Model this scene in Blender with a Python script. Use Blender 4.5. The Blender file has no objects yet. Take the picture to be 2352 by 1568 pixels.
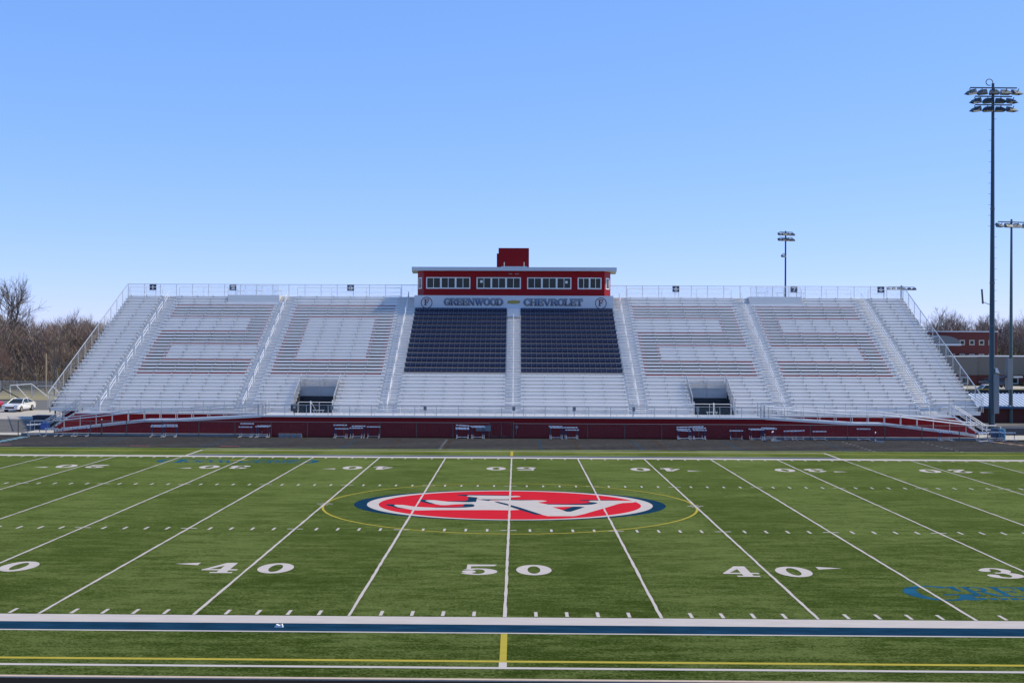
import bpy, math, random
from mathutils import Vector, Matrix
random.seed(7)
C = bpy.context.scene.collection
R = math.radians
sc = bpy.context.scene

# ------------------------------------------------------------------ helpers
class MB:
    """collects faces of one mesh; build() links it as one object"""
    def __init__(s): s.v = []; s.f = []; s.m = []
    def face(s, pts, m=0):
        n = len(s.v); s.v += [tuple(p) for p in pts]; s.f.append(tuple(range(n, n+len(pts)))); s.m.append(m); return s
    def box(s, x0, x1, y0, y1, z0, z1, m=0):
        n = len(s.v)
        s.v += [(x0,y0,z0),(x1,y0,z0),(x1,y1,z0),(x0,y1,z0),(x0,y0,z1),(x1,y0,z1),(x1,y1,z1),(x0,y1,z1)]
        for q in ((0,3,2,1),(4,5,6,7),(0,1,5,4),(1,2,6,5),(2,3,7,6),(3,0,4,7)):
            s.f.append(tuple(n+i for i in q)); s.m.append(m)
        return s
    def tube(s, p, q, r0, r1=None, n=6, m=0, cap=True):
        r1 = r0 if r1 is None else r1
        p = Vector(p); q = Vector(q); d = (q-p)
        if d.length < 1e-6: return s
        d.normalize()
        a = d.cross(Vector((0,0,1)) if abs(d.z) < .9 else Vector((1,0,0))).normalized(); b = d.cross(a)
        k = len(s.v)
        for i in range(n):
            t = 2*math.pi*i/n; o = a*math.cos(t)+b*math.sin(t)
            s.v.append(tuple(p+o*r0)); s.v.append(tuple(q+o*r1))
        for i in range(n):
            j = (i+1) % n
            s.f.append((k+2*i, k+2*j, k+2*j+1, k+2*i+1)); s.m.append(m)
        if cap:
            s.f.append(tuple(k+2*i for i in range(n-1,-1,-1))); s.m.append(m)
            s.f.append(tuple(k+2*i+1 for i in range(n))); s.m.append(m)
        return s
    def path(s, pts, r, n=6, m=0):
        for a, b in zip(pts, pts[1:]): s.tube(a, b, r, r, n, m)
        return s
    def prism(s, prof, x0, x1, m=0):
        """profile in (y,z) extruded along x"""
        n = len(prof); k = len(s.v)
        s.v += [(x0,y,z) for y,z in prof]+[(x1,y,z) for y,z in prof]
        for i in range(n):
            j = (i+1) % n; s.f.append((k+i, k+j, k+n+j, k+n+i)); s.m.append(m)
        s.f.append(tuple(range(k+n-1,k-1,-1))); s.m.append(m); s.f.append(tuple(range(k+n,k+2*n))); s.m.append(m)
        return s
    def slab(s, prof, y0, y1, m=0):
        """profile in (x,z) extruded along y"""
        n = len(prof); k = len(s.v)
        s.v += [(x,y0,z) for x,z in prof]+[(x,y1,z) for x,z in prof]
        for i in range(n):
            j = (i+1) % n; s.f.append((k+i, k+j, k+n+j, k+n+i)); s.m.append(m)
        s.f.append(tuple(range(k+n-1,k-1,-1))); s.m.append(m); s.f.append(tuple(range(k+n,k+2*n))); s.m.append(m)
        return s
    def build(s, name, mats, parent=None, smooth=False, loc=None):
        me = bpy.data.meshes.new(name); me.from_pydata(s.v, [], s.f)
        for m in (mats if isinstance(mats, (list, tuple)) else [mats]): me.materials.append(m)
        me.polygons.foreach_set('material_index', s.m)
        if smooth: me.polygons.foreach_set('use_smooth', [True]*len(s.f))
        me.update()
        o = bpy.data.objects.new(name, me); C.objects.link(o)
        if parent: o.parent = parent
        if loc: o.location = loc
        return o

def tag(o, label, cat=None, group=None, kind=None):
    o['label'] = label
    if cat: o['category'] = cat
    if group: o['group'] = group
    if kind: o['kind'] = kind
    return o
def thing(name, label, cat, loc=(0,0,0), rz=0, group=None):
    o = bpy.data.objects.new(name, None); C.objects.link(o); o.empty_display_size = .2
    o.location = loc; o.rotation_euler = (0,0,rz)
    return tag(o, label, cat, group)
def dup(root, loc, rz=0, label=None, group=None, scale=None):
    r = root.copy(); C.objects.link(r); r.location = loc; r.rotation_euler = (0,0,rz)
    if label: r['label'] = label
    if group: r['group'] = group
    if scale: r.scale = scale
    for ch in list(root.children):
        c = ch.copy(); C.objects.link(c); c.parent = r
        for g in list(ch.children):
            d = g.copy(); C.objects.link(d); d.parent = c
    return r

# ------------------------------------------------------------------ materials
def mat(name, col, rough=.5, metal=0., spec=.5, var=0., vscale=3., bump=0., bscale=40., coat=0., stretch=(1,1,1), sheen=0.):
    m = bpy.data.materials.new(name); m.use_nodes = True
    nt = m.node_tree; N = nt.nodes; L = nt.links; b = N['Principled BSDF']
    b.inputs['Roughness'].default_value = rough; b.inputs['Metallic'].default_value = metal
    b.inputs['Specular IOR Level'].default_value = spec
    b.inputs['Base Color'].default_value = (*col, 1)
    if coat: b.inputs['Coat Weight'].default_value = coat
    if sheen: b.inputs['Sheen Weight'].default_value = sheen; b.inputs['Sheen Roughness'].default_value = .5
    if var or bump:
        tc = N.new('ShaderNodeTexCoord'); mp = N.new('ShaderNodeMapping'); mp.inputs['Scale'].default_value = stretch
        L.new(tc.outputs['Object'], mp.inputs['Vector'])
    if var:
        nz = N.new('ShaderNodeTexNoise'); nz.inputs['Scale'].default_value = vscale; nz.inputs['Detail'].default_value = 4
        L.new(mp.outputs[0], nz.inputs['Vector'])
        mx = N.new('ShaderNodeMix'); mx.data_type = 'RGBA'
        mx.inputs[6].default_value = (*[max(0,c*(1-var)) for c in col], 1); mx.inputs[7].default_value = (*[min(1,c*(1+var)) for c in col], 1)
        L.new(nz.outputs['Fac'], mx.inputs[0]); L.new(mx.outputs[2], b.inputs['Base Color'])
    if bump:
        n2 = N.new('ShaderNodeTexNoise'); n2.inputs['Scale'].default_value = bscale; n2.inputs['Detail'].default_value = 3
        L.new(mp.outputs[0], n2.inputs['Vector'])
        bp = N.new('ShaderNodeBump'); bp.inputs['Strength'].default_value = bump; bp.inputs['Distance'].default_value = .02
        L.new(n2.outputs['Fac'], bp.inputs['Height']); L.new(bp.outputs[0], b.inputs['Normal'])
    return m

def math_node(nt, op, a, b=None):
    n = nt.nodes.new('ShaderNodeMath'); n.operation = op
    for i, v in enumerate((a, b)):
        if v is None: continue
        if isinstance(v, (int, float)): n.inputs[i].default_value = v
        else: nt.links.new(v, n.inputs[i])
    return n.outputs[0]

def mesh_mat(name, col, period=.06, cover=.07, axes='XZ'):
    """chain-link wire: diagonal wires of a diamond mesh, open between them"""
    m = bpy.data.materials.new(name); m.use_nodes = True
    nt = m.node_tree; N = nt.nodes; L = nt.links; b = N['Principled BSDF']
    b.inputs['Base Color'].default_value = (*col, 1); b.inputs['Metallic'].default_value = .6; b.inputs['Roughness'].default_value = .5
    tc = N.new('ShaderNodeTexCoord'); sp = N.new('ShaderNodeSeparateXYZ'); L.new(tc.outputs['Object'], sp.inputs[0])
    u = sp.outputs[axes[0]]; w = sp.outputs['Z']
    def wires(op):
        d = math_node(nt, 'DIVIDE', math_node(nt, op, u, w), period)
        f = math_node(nt, 'FRACT', d)
        return math_node(nt, 'LESS_THAN', math_node(nt, 'ABSOLUTE', math_node(nt, 'SUBTRACT', f, .5)), cover)
    a = math_node(nt, 'MAXIMUM', wires('ADD'), wires('SUBTRACT'))
    tr = N.new('ShaderNodeBsdfTransparent'); mx = N.new('ShaderNodeMixShader')
    L.new(a, mx.inputs[0]); L.new(tr.outputs[0], mx.inputs[1]); L.new(b.outputs[0], mx.inputs[2])
    L.new(mx.outputs[0], N['Material Output'].inputs['Surface'])
    return m

def ribbed(name, col, period=.3, rough=.45, spec=.5, axis='X', depth=.6, coat=0.):
    """painted sheet-metal siding with ribs (bump)"""
    m = mat(name, col, rough, 0, spec, var=.12, vscale=.7, coat=coat)
    nt = m.node_tree; N = nt.nodes; L = nt.links
    tc = N.new('ShaderNodeTexCoord'); sp = N.new('ShaderNodeSeparateXYZ'); L.new(tc.outputs['Object'], sp.inputs[0])
    f = math_node(nt, 'FRACT', math_node(nt, 'DIVIDE', sp.outputs[axis], period))
    h = math_node(nt, 'LESS_THAN', f, .18)
    bp = N.new('ShaderNodeBump'); bp.inputs['Strength'].default_value = depth; bp.inputs['Distance'].default_value = .03
    L.new(h, bp.inputs['Height']); L.new(bp.outputs[0], N['Principled BSDF'].inputs['Normal'])
    return m

ALU   = mat('aluminium planks', (.76,.735,.71), .42, .55, .5, var=.10, vscale=.6, stretch=(.3,3,3))
ALUT  = mat('aluminium treads', (.76,.745,.73), .45, .5, .5, var=.12, vscale=.8)
SEAT  = mat('aluminium seat planks', (.90,.90,.91), .38, .25, .5, var=.05, vscale=.8)
RAIL  = mat('galvanised rail', (.55,.56,.57), .4, .7)
RAILW = mat('bright aluminium rail', (.82,.82,.82), .35, .4)
LINK  = mesh_mat('chain link wire', (.60,.61,.62), .06, .038)
LINKY = mesh_mat('chain link wire side', (.50,.51,.52), .06, .045, 'YZ')
LINKD = mesh_mat('weathered chain link wire', (.20,.16,.155), .06, .04)
POST  = mat('dark fence post', (.09,.095,.10), .5, .6)
POSTL = mat('weathered fence rail', (.22,.22,.23), .5, .5)
REDW  = ribbed('red skirting sheet metal', (.25,.010,.014), .25, .4, .12)
REDS  = ribbed('red press box siding', (.26,.010,.015), .2, .45, .10)
REDP  = mat('red penthouse cladding', (.23,.009,.013), .5, 0, .1, var=.1, vscale=2, stretch=(.2,1,8))
WHITEP= mat('white painted trim', (.72,.73,.75), .45)
GREYW = mat('pale grey fascia metal', (.50,.55,.60), .4, .2)
BANN  = mat('white corrugated siding', (.58,.61,.66), .4, .15, var=.08, vscale=1, stretch=(.1,1,6))
GLASS = mat('dark window glass', (.020,.026,.022), .12, 0, .30, var=.6, vscale=1.4)
NAVY  = mat('navy plastic', (.013,.021,.060), .35, 0, .5, var=.25, vscale=1.7)
NAVY2 = mat('navy paint', (.012,.02,.055), .4)
BLACKB= mat('dark riser paint', (.012,.014,.02), .5)
REDB  = mat('red riser paint', (.30,.015,.02), .5)
WHT   = mat('white lettering', (.8,.8,.8), .5)
CONC  = mat('pale concrete', (.50,.47,.42), .85, var=.12, vscale=1.5, bump=.1)
CONCG = mat('grey concrete kerb', (.24,.25,.27), .85, var=.15, vscale=2)
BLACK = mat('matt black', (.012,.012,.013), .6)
SHADE = mat('dark steel and painted shade', (.03,.035,.045), .6, .3)
STEELB= mat('blue green pole paint', (.035,.07,.10), .42, .3)
STEELD= mat('dark lamp housing', (.10,.12,.14), .4, .5)
LENS  = mat('lamp visor aluminium', (.6,.58,.55), .35, .6)
GREYB = mat('grey cabinet paint', (.20,.22,.24), .5, .2)
def turf_mat(name, light, dark):
    m = bpy.data.materials.new(name); m.use_nodes = True
    nt = m.node_tree; N = nt.nodes; L = nt.links; b = N['Principled BSDF']
    b.inputs['Roughness'].default_value = .9; b.inputs['Specular IOR Level'].default_value = .0
    b.inputs['Sheen Weight'].default_value = .52; b.inputs['Sheen Roughness'].default_value = .24; b.inputs['Sheen Tint'].default_value = (.92,.86,.16,1)
    tc = N.new('ShaderNodeTexCoord'); sp = N.new('ShaderNodeSeparateXYZ'); L.new(tc.outputs['Object'], sp.inputs[0])
    # pile brushed alternately every five yards
    s = math_node(nt, 'SINE', math_node(nt, 'MULTIPLY', sp.outputs['X'], math.pi/4.572))
    band = math_node(nt, 'ADD', math_node(nt, 'MULTIPLY', math_node(nt, 'MINIMUM', math_node(nt, 'MAXIMUM', math_node(nt, 'MULTIPLY', s, -6.), -1.), 1.), .11), .5)
    def nz(scale, st, det=5, rough=.6):
        mp = N.new('ShaderNodeMapping'); mp.inputs['Scale'].default_value = st; L.new(tc.outputs['Object'], mp.inputs['Vector'])
        n = N.new('ShaderNodeTexNoise'); n.inputs['Scale'].default_value = scale; n.inputs['Detail'].default_value = det; n.inputs['Roughness'].default_value = rough
        L.new(mp.outputs[0], n.inputs['Vector']); return n.outputs['Fac']
    big = nz(.30, (.5,1,1)); streak = nz(1.3, (.45,1.5,1)); mid = nz(5., (.7,1.4,1), 4, .7); fine = nz(14., (.8,1.2,1), 2, .9)
    f = math_node(nt, 'ADD', band, math_node(nt, 'MULTIPLY', math_node(nt, 'SUBTRACT', big, .5), 1.5))
    for n_, k_ in ((streak,1.9), (mid,1.9), (fine,3.4)): f = math_node(nt, 'ADD', f, math_node(nt, 'MULTIPLY', math_node(nt, 'SUBTRACT', n_, .5), k_))
    f = math_node(nt, 'ADD', math_node(nt, 'MULTIPLY', math_node(nt, 'SUBTRACT', f, .5), 1.5), .40)
    mx = N.new('ShaderNodeMix'); mx.data_type = 'RGBA'; mx.clamp_factor = True
    mx.inputs[6].default_value = (*dark, 1); mx.inputs[7].default_value = (*light, 1)
    L.new(f, mx.inputs[0]); L.new(mx.outputs[2], b.inputs['Base Color'])
    bp = N.new('ShaderNodeBump'); bp.inputs['Strength'].default_value = .5; bp.inputs['Distance'].default_value = .02
    L.new(math_node(nt, 'ADD', fine, streak), bp.inputs['Height']); L.new(bp.outputs[0], b.inputs['Normal'])
    return m
TURF = turf_mat('artificial turf', (.090,.116,.036), (.010,.023,.001))
def paint(name, col, var=.14):
    return mat(name, col, .9, 0, .0, var=var, vscale=2.2, bump=.25, bscale=30, stretch=(.5,1.5,1))
PW = paint('turf white fibre', (.46,.425,.415)); PN = paint('turf navy fibre', (.009,.038,.078), .6); PR = paint('turf red fibre', (.50,.020,.035))
PY = paint('turf yellow fibre', (.37,.31,.055)); PB = paint('turf blue paint', (.016,.085,.155), .6)
TRACK = mat('black rubber track', (.013,.0125,.013), .9, 0, .02, var=.25, vscale=1.2, bump=.3, bscale=60)
ASPH  = mat('grey asphalt', (.14,.135,.13), .9, 0, .2, var=.2, vscale=.5)
LOT   = mat('light gravel lot', (.42,.39,.35), .9, 0, .2, var=.12, vscale=.3)
GRASS = mat('spring grass', (.16,.17,.07), .9, 0, .2, var=.35, vscale=.12)
TAN   = mat('dry tan grass', (.26,.23,.14), .9, 0, .2, var=.25, vscale=.2)

# ------------------------------------------------------------------ camera, sun, sky
CX, CD, CH, YAW, PIT, ROLL, F = .3095, 36.068, 8.04, .0149, .0004, .0042, 2812.3
cam = bpy.data.cameras.new('camera'); co = bpy.data.objects.new('camera', cam); C.objects.link(co)
cam.sensor_width = 36; cam.lens = 36*F/2352; cam.clip_end = 4000; cam.clip_start = .5; cam.shift_x = 31.4/2352
co.matrix_world = Matrix.Translation((CX,-CD,CH)) @ Matrix.Rotation(YAW,4,'Z') @ Matrix.Rotation(R(90)+PIT,4,'X') @ Matrix.Rotation(ROLL,4,'Z')
sc.camera = co
SUN_EL, SUN_BEHIND = R(49), R(8)
sd = Vector((math.cos(SUN_EL)*math.cos(SUN_BEHIND), math.cos(SUN_EL)*math.sin(SUN_BEHIND), math.sin(SUN_EL)))
sl = bpy.data.lights.new('sun', 'SUN'); sl.energy = 4.5; sl.angle = R(.53); sl.color = (1,.87,.59)
so = bpy.data.objects.new('sun', sl); C.objects.link(so); so.location = (60,30,80); so.rotation_euler = sd.to_track_quat('Z','Y').to_euler()
w = bpy.data.worlds.new('World'); sc.world = w; w.use_nodes = True
nt = w.node_tree; bg = nt.nodes['Background']; sk = nt.nodes.new('ShaderNodeTexSky'); sk.sky_type = 'NISHITA'; sk.sun_disc = False
sk.sun_elevation = SUN_EL; sk.sun_rotation = R(90)-SUN_BEHIND; sk.altitude = 220; sk.air_density = .85; sk.dust_density = 0; sk.ozone_density = 6
sc_ = nt.nodes.new('ShaderNodeSeparateColor'); cc_ = nt.nodes.new('ShaderNodeCombineColor'); nt.links.new(sk.outputs[0], sc_.inputs[0])
for q_, (g_, k_) in enumerate(((.76,1.21),(.56,1.81),(.50,3.05))):       # film response of the sky
    nt.links.new(math_node(nt, 'MULTIPLY', math_node(nt, 'POWER', sc_.outputs[q_], g_), k_), cc_.inputs[q_])
nt.links.new(cc_.outputs[0], bg.inputs[0]); bg.inputs[1].default_value = .15
sc.view_settings.view_transform = 'Standard'; sc.view_settings.look = 'None'; sc.view_settings.exposure = 0; sc.view_settings.gamma = 1
sc.cycles.transparent_max_bounces = 24; sc.cycles.max_bounces = 8

# ------------------------------------------------------------------ ground, track, field
def sheet(name, x0, x1, y0, y1, z, m, label, kind='structure'):
    return tag(MB().face([(x0,y0,z),(x1,y0,z),(x1,y1,z),(x0,y1,z)]).build(name, m), label, 'ground', kind=kind)
sheet('ground', -2500, 2500, -600, 3500, -.06, GRASS, 'wide grass ground around the stadium reaching the horizon')
sheet('parking_lot', -140, -41.5, 66.8, 128, -.02, ASPH, 'grey asphalt lot left of the grandstand')
sheet('gravel_drive', -140, -43.5, 88, 104, -.012, LOT, 'pale drive the white car is parked on')
sheet('dry_grass', -140, -40, 128, 165, -.025, TAN, 'dry tan grass behind the soccer goal at left')
sheet('asphalt_yard', 41.5, 140, 66.8, 92, -.02, ASPH, 'grey asphalt yard right of the grandstand')
sheet('school_street', 41.5, 200, 140, 200, -.02, LOT, 'pale street in front of the brick school')
sheet('concrete_walk', 39.2, 75, 67.2, 73.5, .02, CONC, 'pale concrete walk behind the right track fence')
sheet('running_track', -75, 75, 55.64, 67.2, -.004, TRACK, 'black running track in front of the grandstand')
sheet('near_running_track', -75, 75, -20, -6.95, -.004, TRACK, 'black running track edge at the bottom of the photo')
sheet('turf_field', -75, 75, -6.9, 55.6, 0, TURF, 'green artificial turf football field with striped pile')
lm = MB()
for k in range(10):
    y = 55.68+1.083*k; lm.box(-75, 75, y-.055, y+.055, 0, .002)
for k in range(8): lm.box(-75, 75, -8.1-1.08*k, -8.05-1.08*k, 0, .002)
tag(lm.build('track_lane_lines', mat('worn white lane paint', (.34,.33,.33), .9, 0, .02, var=.45, vscale=1.5)), 'thin worn white lane lines along the black track', 'markings', kind='structure')
tag(MB().box(-75,75,-7.05,-6.9,-.01,.03).build('track_kerb', mat('tan kerb', (.48,.38,.30), .8, var=.2)), 'tan kerb between the near turf and track', 'kerb', kind='structure')
tm = MB()
cols = [mat('track mark blue', (.11,.24,.36), .8), mat('track mark orange', (.24,.145,.08), .8), mat('track mark white', (.5,.5,.5), .8), mat('track mark red', (.15,.025,.025), .8), mat('track mark teal', (.08,.22,.26), .8)]
for x, c in [(-32.0,0),(-27,1),(-23.3,0),(-17,1),(-12.8,0),(-9.2,1),(-5.4,2),(-5.9+.9,1),(2.2,0),(5.0,1),(9.8,0),(11.6,1),(17.2,0),(19.5,1),(25.2,0),(27,2),(33.5,2),(-33.2,0)]:
    for k in range(9):
        y = 56.2+1.083*k; xx = x-(x*.012)*(k-4)*.0
        tm.box(xx-.10, xx+.10, y-.62, y-.46, 0, .004, c)
for k in range(9): tm.box(-41.0, -40.2, 55.95+1.083*k, 56.6+1.083*k, 0, .0035, 4 if k % 2 else 0)
for x, y in ((-29.2,57),(-22.3,57),(-40,57.4)): tm.box(x, x+1.5, y-.25, y+.25, 0, .004, 3)
for k in range(9): tm.box(42-.35*k, 42.5-.35*k, 56.2+1.083*k, 57.2+1.083*k, 0, .0035, 1)
tag(tm.build('track_exchange_marks', cols), 'small blue orange and red exchange marks across the track lanes', 'markings', kind='structure')

Y0, Y1 = -.28, 48.55            # inner edges of the sidelines
# yard lines, slightly wavy like hand-brushed fibre edges
ym = MB()
def wavy(x, y0, y1, hw, z=.004):
    n = int((y1-y0)/.55); pts = []
    L_, R_ = [], []
    for i in range(n+1):
        y = y0+(y1-y0)*i/n
        L_.append((x-hw+random.uniform(-.012,.012), y)); R_.append((x+hw+random.uniform(-.014,.014), y))
    for i in range(n): ym.face([(*L_[i],z),(*R_[i],z),(*R_[i+1],z),(*L_[i+1],z)])
for k in range(-9, 10): wavy(4.572*k, Y0+.03 if k else Y0+.03, Y1, .047, .008)
tag(ym.build('yard_lines', PW), 'white five yard lines running up the field', 'markings', kind='structure')
hm = MB()
for yh in (16.26, 32.35):
    for k in range(-45, 46):
        x = .9144*k
        if k % 5: hm.box(x-.05, x+.05, yh-.32, yh+.32, 0, .0045)
        else: hm.box(x-.34, x-.07, yh-.05, yh+.05, 0, .0045); hm.box(x+.07, x+.34, yh-.05, yh+.05, 0, .0045)
for k in range(-45, 46):
    if k % 5:
        x = .9144*k; hm.box(x-.05, x+.05, Y0+.12, Y0+.74, 0, .0045); hm.box(x-.05, x+.05, Y1-.74, Y1-.12, 0, .0045)
for x in (-9.144, 9.144): hm.box(x-.4, x-.07, 24.35, 24.45, 0, .0045); hm.box(x+.07, x+.4, 24.35, 24.45, 0, .0045); hm.box(x-.2,x+.2,24.72,24.8,0,.0049); hm.box(x-.2,x+.2,24.0,24.08,0,.0049)
tag(hm.build('hash_marks', PW), 'white one yard hash marks in rows across the field', 'markings', kind='structure')
sm = MB()
sm.box(-75,75,-1.23,Y0,0,.004,0); sm.box(-75,75,-2.16,-1.23,0,.0035,1); sm.box(-75,75,-2.28,-2.17,0,.004,0)
sm.box(-75,75,-5.31,-5.13,0,.004,2); sm.box(-75,75,-5.93,-5.76,0,.004,0); sm.box(-.09,.09,-5.13,-2.31,0,.0045,2); sm.box(-.10,.10,-5.76,-5.31,0,.0045,0)
sm.box(-75,75,Y1,Y1+1.0,0,.004,0); sm.box(-22.9,22.9,Y1+1.0,Y1+1.75,0,.0035,1); sm.box(-22.9,22.9,Y1+1.75,Y1+1.9,0,.004,0)
sm.box(-75,75,53.0,53.2,0,.004,2); sm.box(-22.8,22.8,54.0,54.2,0,.004,0); sm.box(-.1,.1,50.45,54,0,.0045,2)
for x in (-22.85,22.85): sm.box(x-.08,x+.08,Y1+1,54.0,0,.0042,0)
tag(sm.build('sideline_bands', [PW,PN,PY]), 'broad white and navy sideline bands with thin yellow soccer lines', 'markings', kind='structure')
cm = MB(); n = 96
for i in range(n):
    a, b = 2*math.pi*i/n, 2*math.pi*(i+1)/n
    q = [(r*math.cos(t), 24.4+r*math.sin(t), .006) for r, t in ((9.08,a),(9.20,a),(9.20,b),(9.08,b))]; cm.face(q)
tag(cm.build('centre_circle', PY), 'thin yellow soccer circle around the midfield logo', 'markings', kind='structure')

# midfield logo: oval plate with interlocked white letters, navy drop shadow
LOGO = {'W0':[(-2.27,27.74),(-2.19,28.11),(-1.67,28.09),(-0.1,28.0),(0.28,28.02),(0.48,27.95),(0.56,27.75),(0.48,27.59),(0.28,27.5),(0.06,27.42),(-0.11,26.57),(-1.38,26.49),(-1.59,26.33),(-1.7,27.22),(-2.15,27.55)],'W1':[(-4.3,25.87),(-4.11,26.07),(-3.8,26.04),(-3.13,25.52),(-2.21,25.37),(-1.98,25.38),(-1.7,25.54),(-1.68,27.25),(-1.57,26.33),(-1.08,25.95),(-1.02,26.1),(-0.11,26.29),(0.52,26.22),(1.2,26.28),(1.68,26.23),(1.86,26.04),(1.87,25.89),(1.71,25.71),(1.42,25.47),(1.58,25.11),(1.92,24.65),(2.86,24.57),(3.73,24.61),(4.08,24.75),(4.31,25.1),(4.43,25.42),(4.27,25.6),(4.08,25.71),(3.98,26.11),(4.12,26.24),(5.1,26.31),(5.92,26.28),(6.34,26.15),(6.34,25.89),(6.21,25.62),(5.7,25.45),(5.37,25.0),(4.7,23.63),(3.82,21.98),(3.56,21.45),(3.13,20.8),(2.98,20.64),(2.71,20.63),(1.78,20.61),(1.54,21.02),(1.28,21.54),(0.51,23.23),(0.21,23.26),(0.51,22.69),(0.08,22.51),(-0.81,22.54),(-3.56,22.41),(-4.22,22.25),(-4.5,22.26),(-4.74,22.52),(-4.95,22.78),(-5.45,23.37),(-5.69,23.99),(-5.61,24.25),(-5.22,24.15),(-4.57,23.52),(-3.61,23.23),(-2.68,23.22),(-2.13,23.38),(-1.86,23.56),(-1.74,23.82),(-1.72,24.24),(-1.84,24.59),(-2.26,24.64),(-2.75,24.48),(-3.11,24.22),(-3.39,24.21),(-3.7,24.58),(-4.06,25.29)],'N0':[(-2.79,28.14),(-2.67,28.44),(-2.24,28.38),(0.18,28.22),(0.18,27.98),(-2.19,28.08),(-2.27,27.71)],'N1':[(-2.17,27.54),(-1.7,27.25),(-1.69,25.55),(-1.98,25.38),(-3.13,25.52),(-3.13,25.66),(-2.28,25.89),(-2.13,26.2)],'N2':[(-1.59,26.36),(-1.38,26.54),(0.09,26.56),(0.52,26.43),(1.36,26.36),(1.1,26.24),(0.52,26.19),(-0.89,26.32),(-1.02,26.07),(-1.07,25.92)],'N3':[(-2.24,24.67),(-1.84,24.64),(-1.72,24.24),(-1.75,23.68),(-2.13,23.43),(-3.61,23.25),(-3.62,23.41),(-2.51,23.6),(-2.27,23.93)],'N4':[(-4.78,26.07),(-4.54,26.28),(-3.81,26.19),(-4.11,26.07),(-4.3,25.87),(-4.06,25.29),(-3.68,24.58),(-3.93,24.57),(-4.36,25.27)],'N5':[(-6.17,24.25),(-6.01,24.47),(-5.6,24.35),(-5.69,23.99),(-5.45,23.37),(-5.0,22.82),(-5.39,22.96),(-5.72,23.5)],'N6':[(3.5,26.27),(3.64,26.52),(5.11,26.54),(5.79,26.47),(5.1,26.31),(4.12,26.24),(3.98,26.08)],'N7':[(1.7,24.94),(2.88,24.93),(3.65,25.14),(4.0,25.49),(4.08,25.71),(4.27,25.6),(4.43,25.42),(4.31,25.1),(4.08,24.75),(3.73,24.64),(2.86,24.63),(1.92,24.7)],'N8':[(3.1,23.94),(3.43,23.96),(3.67,23.76),(2.92,22.14),(2.72,22.13),(2.54,22.65)],'R0':[(2.09,23.72),(3.1,23.94),(2.54,22.65)],'N9':[(-0.82,25.66),(-0.6,25.63),(-0.19,24.96),(0.09,24.33),(0.51,23.51),(0.53,23.44),(1.28,21.67),(1.55,21.02),(1.22,21.03),(0.51,22.62),(0.28,23.19),(0.08,23.62),(-0.09,24.18),(-0.48,24.87)]}
lg = MB()
def oval(cx, cy, rx, ry, z, m, p=2.0):
    pts = []
    for i in range(120):
        t = 2*math.pi*i/120; c, s = math.cos(t), math.sin(t)
        pts.append((cx+rx*math.copysign(abs(c)**(2/p), c), cy+ry*math.copysign(abs(s)**(2/p), s), z))
    lg.face(pts, m)
oval(0, 24.75, 7.71, 5.68, .002, 1); oval(0, 24.78, 7.07, 5.52, .003, 0); oval(0, 24.74, 6.49, 5.28, .004, 2)
for k, z in (('W0',.005),('W1',.005),('N0',.0058),('N1',.0058),('N2',.0058),('N3',.0058),('N4',.0052),('N5',.0052),('N6',.0058),('N7',.0058),('R0',.0058),('N8',.0062),('N9',.0062)):
    lg.face([(x,y,z) for x,y in LOGO[k]], {'W':0,'N':1,'R':2}[k[0]])
tag(lg.build('midfield_logo', [PW,PN,PR]), 'red white and navy oval logo with white letters painted at midfield', 'markings', kind='structure')

# ------------------------------------------------------------------ slab-serif glyphs (unit height), lists of convex pieces
def ring(cx, cy, rx, ry, ix, iy, a0=0, a1=360, n=28):
    out = []
    st = max(4, int(n*abs(a1-a0)/360))
    for i in range(st):
        a, b = R(a0+(a1-a0)*i/st), R(a0+(a1-a0)*(i+1)/st)
        out.append([(cx+ix*math.cos(a),cy+iy*math.sin(a)),(cx+rx*math.cos(a),cy+ry*math.sin(a)),(cx+rx*math.cos(b),cy+ry*math.sin(b)),(cx+ix*math.cos(b),cy+iy*math.sin(b))])
    return out
def rc(x0,y0,x1,y1): return [[(x0,y0),(x1,y0),(x1,y1),(x0,y1)]]
def disc(cx,cy,rx,ry,n=14): return [[(cx+rx*math.cos(2*math.pi*i/n), cy+ry*math.sin(2*math.pi*i/n)) for i in range(n)]]
def stem(x,w=.2,y0=0,y1=1,s=.07,e=.08): return rc(x,y0,x+w,y1)+rc(x-e,y0,x+w+e,y0+s)+rc(x-e,y1-s,x+w+e,y1)
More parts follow.
